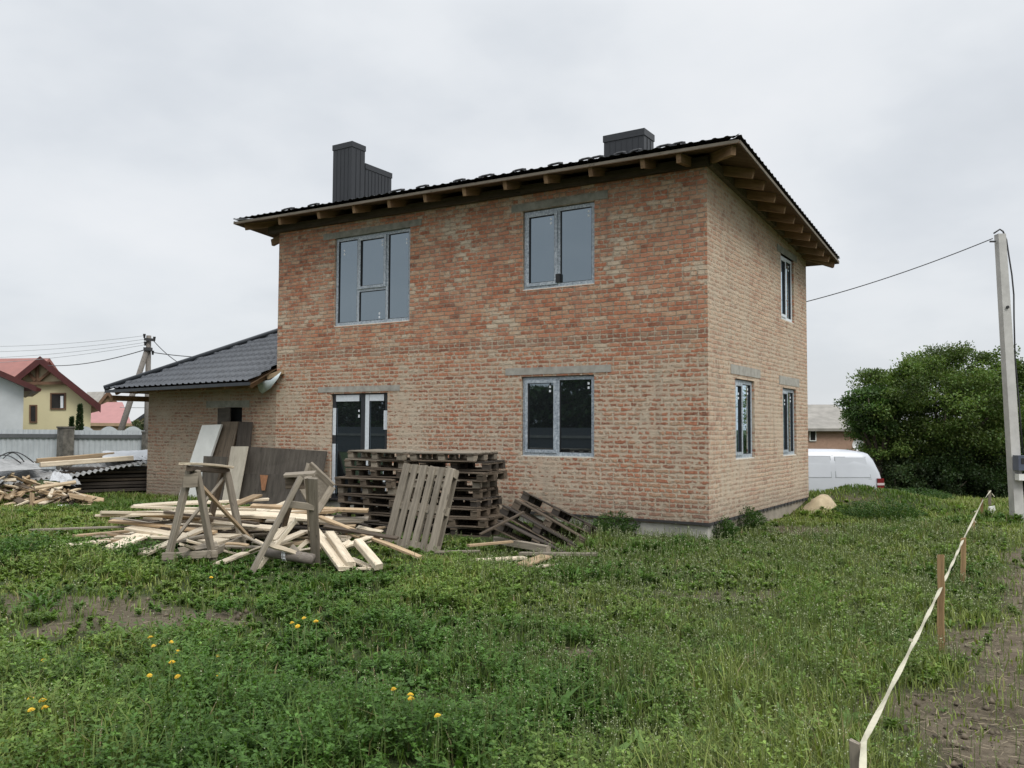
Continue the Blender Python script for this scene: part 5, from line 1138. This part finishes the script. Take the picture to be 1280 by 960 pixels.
place_tree(1105, 610, 26.2, 1092, 487, 72, 'lighter lobe of foliage hanging over the van, left side of the big tree', 8, 'leafy_shrub', nc=90, nl=170, size=.085, lump=.3, low=2.25, spread=.14, cat='shrub', col=(.058, .105, .026))
for i, (px, yt, wp, d, c_) in enumerate(((1120, 575, 66, 26.0, (.06, .09, .035)), (1175, 560, 90, 25.6, (.030, .055, .016)), (1235, 560, 100, 25.8, (.030, .055, .016)), (1310, 540, 110, 26, (.035, .06, .018)))):
    place_tree(px, 630, d, px, yt, wp, ['pale flowering bush at the foot of the big tree, beside the van', 'dark bush under the middle of the big tree', 'dark bush left of the concrete pole under the trees', 'dark bush right of the concrete pole'][i], 30+i, 'bush', nc=90, nl=130, size=.08, col=c_, cat='bush', lump=.3, trunk_r=.05, limbs=5)
# far-off greenery beyond the gardens
for i, (px, yt, wp, d) in enumerate(((1340, 470, 160, 36), (1115, 545, 60, 48))):
    place_tree(px, 600, d, px, yt, wp, ['dense tree at the right edge behind the bushes', 'small pale tree beyond the garden fence'][i], 50+i, nc=160, nl=90, size=.16, zb=-1., col=(.05, .085, .03))
# conifer and bushes behind the metal fence
def conifer(px, yt, d, wpx, label, seed):
    b = drop(at(px, 560, d), ZB); top = at(px, yt, d).z; H = top-b.z; rng = np.random.default_rng(seed); n = 2000; t = rng.random(n)**.8; a = rng.random(n)*6.283; R0 = wpx/2/F*d
    r_ = R0*(1-t)**.8*(.35+.65*rng.random(n)); P = np.array(b)[None]+np.stack([r_*np.cos(a), r_*np.sin(a), .1+t*H], -1); Dr = unit(np.stack([np.cos(a), np.sin(a), .9+rng.normal(0, .3, n)], -1))
    root = thing('conifer', label, 'tree', tuple(b)); mb = MB(); mb.tube([b, drop(b, top-.2)], [.06, .015], 7); mb.build('trunk', M['bark'], root); leafobj('crown', leaf_quads(P, Dr, .12, .035, .2, rng), tint(n, (.035, .062, .026), .25, .15, rng), 'leaf', root)
conifer(98.5, 510, 30, 13, 'small slender conifer behind the metal fence, before the yellow house', 3)
conifer(88.5, 526, 31, 6, 'thin bare little conifer just left of the slender one', 4)
for i, (px, yt, wp) in enumerate(((170, 524, 20), (178, 521, 14))): place_tree(px, 545, 44+i, px, yt, wp, ['grey-green bush above the scalloped fence', 'small grey-green bush beside the utility pole'][i], 60+i, 'bush', ZB, nc=60, nl=60, size=.12, cat='bush', trunk_r=.04, limbs=4, col=(.06, .075, .035))
# wood behind the photographer: only seen mirrored in the ground-floor panes
Vs, Cs = [], []
for i in range(13):
    x = -62+i*6.5; h_ = 7+2.5*math.sin(i*2.3); V, c_ = crown((x, -44+2*math.sin(i), h_*.52-.3), (4.3, 3.4, h_*.52), 130, 60, .5, (.045, .08, .025), 100+i, lump=.3, spread=.16); Vs.append(V); Cs.append(c_)
tl = leafobj('treeline', np.concatenate(Vs), np.concatenate(Cs)); tag(tl, 'dark line of trees mirrored in the ground floor windows', 'trees', kind='stuff')

root = thing('mirrored_fence', 'pale fence before dark trees, mirrored in the ground floor windows', 'fence', (-30, -31, -.3))
mb = MB(); mb.box(-62, -8, -31.05, -31, -.3, 1.5); mb.build('sheet', M['fence_rail'], root); mb = MB(); mb.box(-62, -8, -30.99, -30.93, .9, 1.05); mb.build('rail', M['slate'], root)
# ---- meadow
HOUSE_RECTS = [(-15, .02, -.02, 6.5)]
STK = [(-6.6, -4.0, -2.6, -.4), (-4.6, -2.5, -2.3, -.3)]
def fieldpts(n, dmin, dmax, pw, rng, half=R_(44)):
    """random ground points round the photographer, density falling with distance"""
    u = rng.random(n); r_ = (dmin**pw+u*(dmax**pw-dmin**pw))**(1/pw); a = (rng.random(n)*2-1)*half
    x = CAM.x+FH.x*r_*np.cos(a)+RH.x*r_*np.sin(a); y = CAM.y+FH.y*r_*np.cos(a)+RH.y*r_*np.sin(a)
    ok = np.ones(n, bool)
    for x0, x1, y0, y1 in HOUSE_RECTS: ok &= ~((x > x0) & (x < x1) & (y > y0) & (y < y1))
    for x0, x1, y0, y1 in STK: ok &= ~((x > x0) & (x < x1) & (y > y0) & (y < y1))
    return x[ok], y[ok], r_[ok]
PILE = [tuple(G(a, b)[:2]) for a, b in ((150, 680), (260, 672), (380, 668), (450, 690))]
WEED = [tuple(G(a, b)[:2]) for a, b in ((-200, 700), (0, 700), (130, 708), (230, 720))]
def tallness(x, y):
    d, l = dl(x, y); n = fbm(x*.8, y*.8, 41); lump = fbm(x*1.5+3, y*1.5, 47, 2); h = .50+.9*(n-.35)
    h = h*(.62+.95*sstep(.38, .72, lump))
    h = h+1.3*sstep(.95, .25, polydist(x, y, WEED)+(n-.5)*.6)*(.6+.8*lump)
    h = h+1.35*sstep(7.4, 5.2, d+(n-.5)*2)*sstep(1.0, -.6, l+(n-.5))*sstep(.30, .66, lump+.08)
    h = h+.85*sstep(7.5, 5.0, d+(n-.5)*2.5)*sstep(.2, 1.2, l)*sstep(4.2, 3.4, x)*(.5+lump)
    h = h*(1-.6*sstep(1.6, .8, polydist(x, y, PILE)))*(1-.6*sstep(.9, .35, polydist(x, y, FEET)))
    h = h*(1-.5*sstep(1.8, .8, np.hypot(x-MOUND[0], y-MOUND[1])))
    bs = sstep(1.7, .6, np.abs(y))*sstep(-3.8, -3.0, x)*sstep(1.6, .8, x); h = h*(1-.38*bs)
    h = h*(1-.35*sstep(1.6, .5, np.abs(x-.4))*sstep(-.3, .3, y)*sstep(6.5, 5, y))
    return np.clip(h, .18, 2.6)
def leafy(x, y):                                                       # share of clover-like herbs against grass
    d, l = dl(x, y); n = fbm(x*.9+5, y*.9, 61)
    v = .35+1.6*(n-.5)+.55*sstep(1.6, -.8, l-.12*(d-4))*sstep(11, 7, d)+.5*sstep(.95, .25, polydist(x, y, WEED))
    v = v-.45*sstep(.3, 1.3, l)*sstep(7.5, 5.5, d)
    return np.clip(v, .04, .97)
HUE = lambda x, y: fbm(x*.55, y*.55, 77)
def herb_colour(x, y, n, rng, base_a, base_b, var):
    d_, l_ = dl(x, y); t = np.clip((HUE(x, y)-.36)/.3+.25*sstep(-.3, 1.5, l_)+rng.normal(0, .18, n), 0, 1)[:, None]
    return np.clip((np.array(base_a)*(1-t)+np.array(base_b)*t)*(1+rng.normal(0, var, (n, 1))), .004, 1)
def grass(n, dmin, dmax, seed):
    rng = np.random.default_rng(seed); x, y, r_ = fieldpts(n, dmin, dmax, 1.25, rng); b = bare(x, y); keep = (rng.random(len(x)) > b*(.80+.17*sstep(.35, .6, fbm(x*3, y*3, 17)))) & (rng.random(len(x)) > leafy(x, y)*.55)
    x, y, r_ = x[keep], y[keep], r_[keep]; n = len(x); z = TZ(x, y); tall = tallness(x, y); tuft = .6+.9*fbm(x*2.6, y*2.6, 13)
    h = (.055+.085*rng.random(n)**1.5)*tall*tuft*1.15+.012*np.maximum(r_-8, 0)*.35; a = rng.random(n)*6.283; lean = .25+.55*rng.random(n)
    wd = (.0035+.0035*rng.random(n))*(1+r_/5.5)*.8; dx, dy = np.cos(a), np.sin(a); sx, sy = -dy, dx
    P = np.stack([x, y, z-.01], -1); Vd = np.stack([dx, dy, np.zeros(n)], -1); S = np.stack([sx, sy, np.zeros(n)], -1); Zv = np.array([0, 0, 1.])
    A = P-S*wd[:, None]*.5; B = P+S*wd[:, None]*.5; m_ = P+Zv*(h*.6)[:, None]+Vd*(h*lean*.3)[:, None]; C = m_+S*wd[:, None]*.42; D_ = m_-S*wd[:, None]*.42; T = P+Zv*(h*(1-.25*lean))[:, None]+Vd*(h*lean)[:, None]
    V = np.stack([A, B, C, D_, T], 1).reshape(-1, 3); i = np.arange(n)[:, None]*5; q = i+np.array([[0, 1, 2, 3]]); t = i+np.array([[3, 2, 4]])
    col = herb_colour(x, y, n, rng, (.094, .155, .028), (.205, .245, .064), .2); dry = rng.random(n) < .07; col[dry] = np.array([.24, .20, .10])*(1+rng.normal(0, .15, (dry.sum(), 1)))
    return V, q, t, np.repeat(col, 5, 0)
V, q, t, c = grass(420000, 2.0, 27, 1)
tag(put('grass', np_mesh('grass', V, q, M['leaf'], c, t)), 'rough green meadow grass in front of the brick house', 'grass', kind='stuff')
def herbs(nplants, dmin, dmax, seed, pw=1.3):
    rng = np.random.default_rng(seed); x, y, r_ = fieldpts(nplants, dmin, dmax, pw, rng); keep = (rng.random(len(x)) > bare(x, y)) & (rng.random(len(x)) < leafy(x, y)); x, y, r_ = x[keep], y[keep], r_[keep]
    n = len(x); tall = tallness(x, y); H = (.07+.10*rng.random(n))*tall; colp = herb_colour(x, y, n, rng, (.074, .150, .028), (.162, .235, .052), .16)
    ns = 5; sx = np.repeat(x, ns); sy = np.repeat(y, ns); sh = np.repeat(H, ns)*(.55+.6*rng.random(n*ns)); sr = np.repeat(r_, ns); cs = np.repeat(colp, ns, 0); k = n*ns; a = rng.random(k)*6.283; ln = .15+.55*rng.random(k)
    nn = 6; t = (np.tile(np.arange(nn), k)+rng.random(k*nn))/nn; t = .25+.78*t
    X_ = np.repeat(sx, nn)+np.repeat(np.cos(a)*ln*sh, nn)*t**1.4; Y_ = np.repeat(sy, nn)+np.repeat(np.sin(a)*ln*sh, nn)*t**1.4; Z_ = np.repeat(TZ(sx, sy), nn)+np.repeat(sh, nn)*t; R2_ = np.repeat(sr, nn); C2 = np.repeat(cs, nn, 0)
    az = rng.random(k*nn)*6.283; Vs = []; Cc = []
    for j in range(3):
        b_ = az+(j-1)*1.15; el = rng.normal(.25, .35, len(b_)); Dr = np.stack([np.cos(b_)*np.cos(el), np.sin(b_)*np.cos(el), np.sin(el)], -1); L = (.018+.014*rng.random(len(b_)))*(1+np.maximum(R2_-5, 0)*.075)
        Vs.append(leaf_up(np.stack([X_, Y_, Z_], -1), Dr, L, L*.62, rng)); Cc.append(np.clip(C2*(1+rng.normal(0, .12, (len(b_), 1))), .004, 1))
    return np.concatenate(Vs), np.concatenate(Cc)
def leaf_up(C, Dr, L, Wd, rng):
    S = unit(np.cross(Dr, np.array([0, 0, 1.]))+rng.normal(0, .25, Dr.shape)); up = np.cross(S, Dr); L = L[:, None]; Wd = Wd[:, None]
    V = np.empty((len(C), 4, 3)); V[:, 0] = C; V[:, 1] = C+Dr*L*.55+S*Wd*.5+up*Wd*.15; V[:, 2] = C+Dr*L; V[:, 3] = C+Dr*L*.55-S*Wd*.5+up*Wd*.15; return V.reshape(-1, 3)
V, c = herbs(20000, 2.0, 20, 2)
tag(leafobj('clover', V, c), 'low leafy clover and alfalfa among the grass', 'herbs', kind='stuff')
def broadleaf(n, seed):                                                 # rosettes of long leaves: dandelion, dock
    rng = np.random.default_rng(seed); x, y, r_ = fieldpts(n, 2.2, 13, 1.2, rng); keep = rng.random(len(x)) > bare(x, y); x, y = x[keep], y[keep]; n = len(x); k = 9; a = rng.random(n*k)*6.283; el = R_(25)+R_(40)*rng.random(n*k)
    L = np.repeat(.09+.10*rng.random(n), k)*(.7+.5*rng.random(n*k))*np.repeat(np.clip(tallness(x, y), .4, 1.3), k); P = np.stack([np.repeat(x, k), np.repeat(y, k), np.repeat(TZ(x, y), k)], -1)
    D1 = np.stack([np.cos(a)*np.cos(el), np.sin(a)*np.cos(el), np.sin(el)], -1); el2 = el-R_(35); D2 = np.stack([np.cos(a)*np.cos(el2), np.sin(a)*np.cos(el2), np.sin(el2)], -1)
    S = np.stack([-np.sin(a), np.cos(a), 0*a], -1); L = L[:, None]; W_ = L*.19; m_ = P+D1*L*.55; T = m_+D2*L*.5
    V1 = np.stack([P-S*W_*.2, P+S*W_*.2, m_+S*W_*.5, m_-S*W_*.5], 1); V2 = np.stack([m_-S*W_*.5, m_+S*W_*.5, T+S*W_*.08, T-S*W_*.08], 1)
    col = herb_colour(P[:, 0], P[:, 1], n*k, rng, (.070, .145, .026), (.12, .20, .045), .12); return np.concatenate([V1, V2]).reshape(-1, 3), np.concatenate([col, col])
V, c = broadleaf(1700, 5); tag(leafobj('broad_leaves', V, c), 'rosettes of long dandelion and dock leaves in the grass', 'herbs', kind='stuff')
def purse(n, seed):                                                     # thin stalks with small pale flower heads
    rng = np.random.default_rng(seed); x, y, r_ = fieldpts(n, 2.2, 16, 1.4, rng); d, l = dl(x, y); den = sstep(-.9, .9, l+(fbm(x, y, 3)-.5)*2.5)*.85+.13; keep = (rng.random(len(x)) < den) & (rng.random(len(x)) > bare(x, y)*.8); x, y, r_ = x[keep], y[keep], r_[keep]; n = len(x)
    H = (.15+.17*rng.random(n))*np.clip(tallness(x, y), .5, 1.1); a = rng.random(n)*6.283; ln = .25*rng.random(n); z = TZ(x, y); P = np.stack([x, y, z], -1); T = P+np.stack([np.cos(a)*ln*H, np.sin(a)*ln*H, H], -1); S = np.stack([-np.sin(a), np.cos(a), 0*a], -1)*(.0013*(1+r_/6))[:, None]
    V1 = np.stack([P-S, P+S, T+S*.7, T-S*.7], 1).reshape(-1, 3); c1 = np.tile(np.array([[.12, .15, .055]]), (n, 1))*(1+rng.normal(0, .15, (n, 1)))
    k = 7; t = .45+.55*rng.random(n*k); Q = np.repeat(P, k, 0)*(1-t[:, None])+np.repeat(T, k, 0)*t[:, None]; Q += rng.normal(0, .006, Q.shape); Dr = unit(rng.normal(size=(n*k, 3))+np.array([0, 0, .6])); sz = np.repeat(.0070*(1+np.maximum(r_-4, 0)*.10), k)*(.7+.6*rng.random(n*k))
    top = (t > .80); V2 = leaf_quads(Q, Dr, sz, sz*.9, .1, rng); c2 = np.where(top[:, None], np.array([[.42, .44, .30]]), np.array([[.16, .20, .08]]))*(1+rng.normal(0, .12, (n*k, 1)))
    return np.concatenate([V1, V2]), np.clip(np.concatenate([c1, c2]), .004, 1)
V, c = purse(32000, 6); tag(leafobj('seed_stalks', V, c), 'thin weed stalks with tiny whitish flower heads', 'weeds', kind='stuff')
def straw(n, seed):
    rng = np.random.default_rng(seed); x, y, r_ = fieldpts(n, 2.2, 12, 1.3, rng); d, l = dl(x, y); keep = rng.random(len(x)) < (bare(x, y)*(.25+.75*sstep(-.6, .6, x-3.6))); x, y = x[keep], y[keep]; n = len(x)
    a = rng.normal(.9, 1.5, n); L = .03+.10*rng.random(n)**1.5; z = TZ(x, y)+.008+.03*rng.random(n); P = np.stack([x, y, z], -1); D_ = np.stack([np.cos(a), np.sin(a), rng.normal(0, .12, n)], -1)*L[:, None]; S = np.stack([-np.sin(a), np.cos(a), 0*a+.4], -1)*.0019
    V = np.stack([P-S, P+D_-S, P+D_+S, P+S], 1).reshape(-1, 3); return V, np.clip(np.array([[.19, .155, .105]])*(1+rng.normal(0, .3, (n, 1))), .02, 1)
V, c = straw(26000, 8); tag(leafobj('dry_straw', V, c, 'straw'), 'dry straw lying on the bare soil', 'straw', kind='stuff')
def clods(n, seed):
    rng = np.random.default_rng(seed); x, y, r_ = fieldpts(n, 2.2, 13, 1.5, rng); keep = rng.random(len(x)) < bare(x, y)**1.5*.8; x, y = x[keep], y[keep]; n = len(x); s = .005+.030*rng.random(n)**4
    base = np.array([(1, 0, 0), (0, 1, 0), (-1, 0, 0), (0, -1, 0), (0, 0, .8), (0, 0, -.4)]); V = base[None]*(s[:, None, None]*(1+rng.normal(0, .25, (n, 6, 1)))); an = rng.random(n)*6.28; ca, sa = np.cos(an)[:, None], np.sin(an)[:, None]
    V = np.stack([V[..., 0]*ca-V[..., 1]*sa, V[..., 0]*sa+V[..., 1]*ca, V[..., 2]], -1)+np.stack([x, y, TZ(x, y)+.005], -1)[:, None]; f = np.array([(0, 1, 4), (1, 2, 4), (2, 3, 4), (3, 0, 4), (1, 0, 5), (2, 1, 5), (3, 2, 5), (0, 3, 5)])
    T_ = (np.arange(n)[:, None, None]*6+f[None]).reshape(-1, 3); col = np.repeat(np.clip(np.array([[.145, .118, .085]])*(1+rng.normal(0, .25, (n, 1))), .01, 1), 6, 0); return V.reshape(-1, 3), T_, col
V, T_, c = clods(16000, 9); tag(put('soil_clods', np_mesh('soil_clods', V, None, M['straw'], c, T_)), 'small clods of dry soil on the bare ground', 'soil', kind='stuff')
# weed clumps at the foot of the side wall and tall yellow-green stalks in the meadow
def clump(px, py, w_, h_, n, label, seed, col=(.055, .105, .026)):
    rng = np.random.default_rng(seed); p = GT(px, py); a = rng.random(n)*6.283; r_ = w_*np.sqrt(rng.random(n)); t = rng.random(n); P = np.stack([p.x+r_*np.cos(a)*(.5+.5*t), p.y+r_*np.sin(a)*(.5+.5*t), 0*a], -1); P[:, 2] = TZ(P[:, 0], P[:, 1])+h_*t*(1-.6*(r_/w_)**2)
    Dr = unit(np.stack([np.cos(a), np.sin(a), .3+rng.normal(0, .5, n)], -1)); tag(leafobj('weed_clump', leaf_quads(P, Dr, .035+.03*rng.random(n), .02, .2, rng), tint(n, col, .2, .1, rng)), label, 'weeds', 'weed clumps by the house')
clump(930, 662, .38, .42, 2600, 'bushy weed clump against the side plinth, a step past the house corner', 1); clump(900, 672, .30, .34, 1700, 'green weeds at the front right corner of the house', 2); clump(770, 668, .40, .38, 2200, 'leafy weeds between the thrown pallets and the house corner', 3)
clump(1100, 640, .85, .38, 4200, 'dark weeds on the right side of the grassy mound', 4); clump(1150, 628, .8, .34, 3200, 'weeds on the far right shoulder of the mound', 5); clump(1050, 617, .9, .20, 3800, 'weeds along the crest of the mound before the van', 6)
clump(812, 664, .34, .26, 1300, 'low weeds growing along the front plinth, midway to the corner', 7); clump(855, 669, .30, .22, 1100, 'low weeds growing along the front plinth, close to the corner', 8)
def spires(px, py, n, seed, label):
    rng = np.random.default_rng(seed); c = GT(px, py); Vs = []; Cs = []
    for i in range(n):
        x = c.x+rng.normal(0, .22); y = c.y+rng.normal(0, .22); H = .30+.22*rng.random(); k = 60; t = rng.random(k); a = rng.random(k)*6.283; P = np.stack([x+.01*np.cos(a), y+.01*np.sin(a), tz(x, y)+.04+t*H], -1); Dr = unit(np.stack([np.cos(a), np.sin(a), .9+0*a], -1)); L = .05*(1-.6*t); Vs.append(leaf_quads(P, Dr, L, L*.3, .1, rng)); Cs.append(tint(k, (.13, .20, .045), .15, .08, rng))
    tag(leafobj('tall_weeds', np.concatenate(Vs), np.concatenate(Cs)), label, 'weeds')
spires(1005, 775, 26, 3, 'tall yellow-green weed stalks standing in the meadow before the house corner')
# dandelions
def dandelion(px, py, label, group, h_=.24, seed=0):
    rr_ = random.Random(seed); p = G(px, py, -.25+h_); b = drop(p, tz(p.x, p.y)); root = thing('dandelion', label, 'flower', tuple(b), 0, group)
    mb = MB(); mb.tube([b, b.lerp(p, .6)+Vector((.01, 0, 0)), p], .0032, 5); mb.build('stem', M['stalk'], root)
    mb = MB(); n_ = 16; tl_ = Vector((rr_.uniform(-.25, .25), rr_.uniform(-.5, .0), 1)).normalized(); ux = tl_.orthogonal().normalized(); uy = tl_.cross(ux); R0 = rr_.uniform(.017, .023)
    for ly, (rf, zf) in enumerate(((1, 0), (.78, .005), (.5, .009))):
        for k in range(n_):
            a = 2*math.pi*(k+.3*ly)/n_; w_ = .24; e = lambda q, rad, z: p+ux*(rad*math.cos(q))+uy*(rad*math.sin(q))+tl_*z
            mb.quad(e(a, .001, zf), e(a-w_*.6, R0*rf*.75, zf+.003), e(a, R0*rf, zf+.001), e(a+w_*.6, R0*rf*.75, zf+.003))
    mb.build('flower_head', M['yellow'], root)
M['stalk'] = simple('flower_stalk', (.13, .17, .06), .7, .15)
DG = [([(188, 797), (214, 803), (192, 808), (222, 815), (215, 828), (187, 845), (222, 846)], 'dandelion in bloom in the loose cluster left of the two large single ones'), ([(272, 821)], 'upper of the two large dandelions standing apart, left of centre'), ([(274, 844)], 'lower of the two large dandelions standing apart, left of centre'),
      ([(38, 874), (53, 876), (39, 888), (56, 885)], 'dandelion in the small cluster of four low at the left edge'), ([(365, 779), (372, 783), (380, 773), (395, 777)], 'dandelion in the small group in the middle distance, left of centre'), ([(492, 862), (513, 869), (514, 874)], 'dandelion in the trio above the long leaves near the bottom centre'), ([(547, 895)], 'single dandelion lowest near the bottom centre'), ([(54, 826)], 'single small dandelion above the left cluster of four'), ([(264, 722)], 'single far dandelion before the left sawhorse')]
s_ = 0
for pts, lb in DG:
    for (a, b_) in pts: s_ += 1; dandelion(a, b_, lb, 'dandelions in the meadow', .26 if b_ > 760 else .16, s_)
# dandelion seed heads and sand heap behind the house
sp_ = GT(1018, 641); V = []; k = 26; ext = .75
for j in range(k+1):
    for i in range(k+1):
        x = sp_.x+ext*(2*i/k-1)+.10; y = sp_.y+ext*(2*j/k-1)+.6; n_ = float(fbm(np.array(x*3.3), np.array(y*3.3), 14)); r0 = math.hypot((x-sp_.x+.02)*1.15, y-sp_.y-.62)
        V.append((x, y, tz(x, y)-.06+.30*math.exp(-(r0/(.20+.26*n_))**3.2)*(.5+1.0*float(fbm(np.array(x*7.1), np.array(y*7.1), 4)))+.07*math.exp(-(r0/.42)**2)))
mb = MB(); mb.add(V, [(j*(k+1)+i, j*(k+1)+i+1, (j+1)*(k+1)+i+1, (j+1)*(k+1)+i) for j in range(k) for i in range(k)]); tag(mb.build('sand_heap', M['sand'], smooth=True), 'small heap of yellow sand by the far corner of the house', 'sand heap')
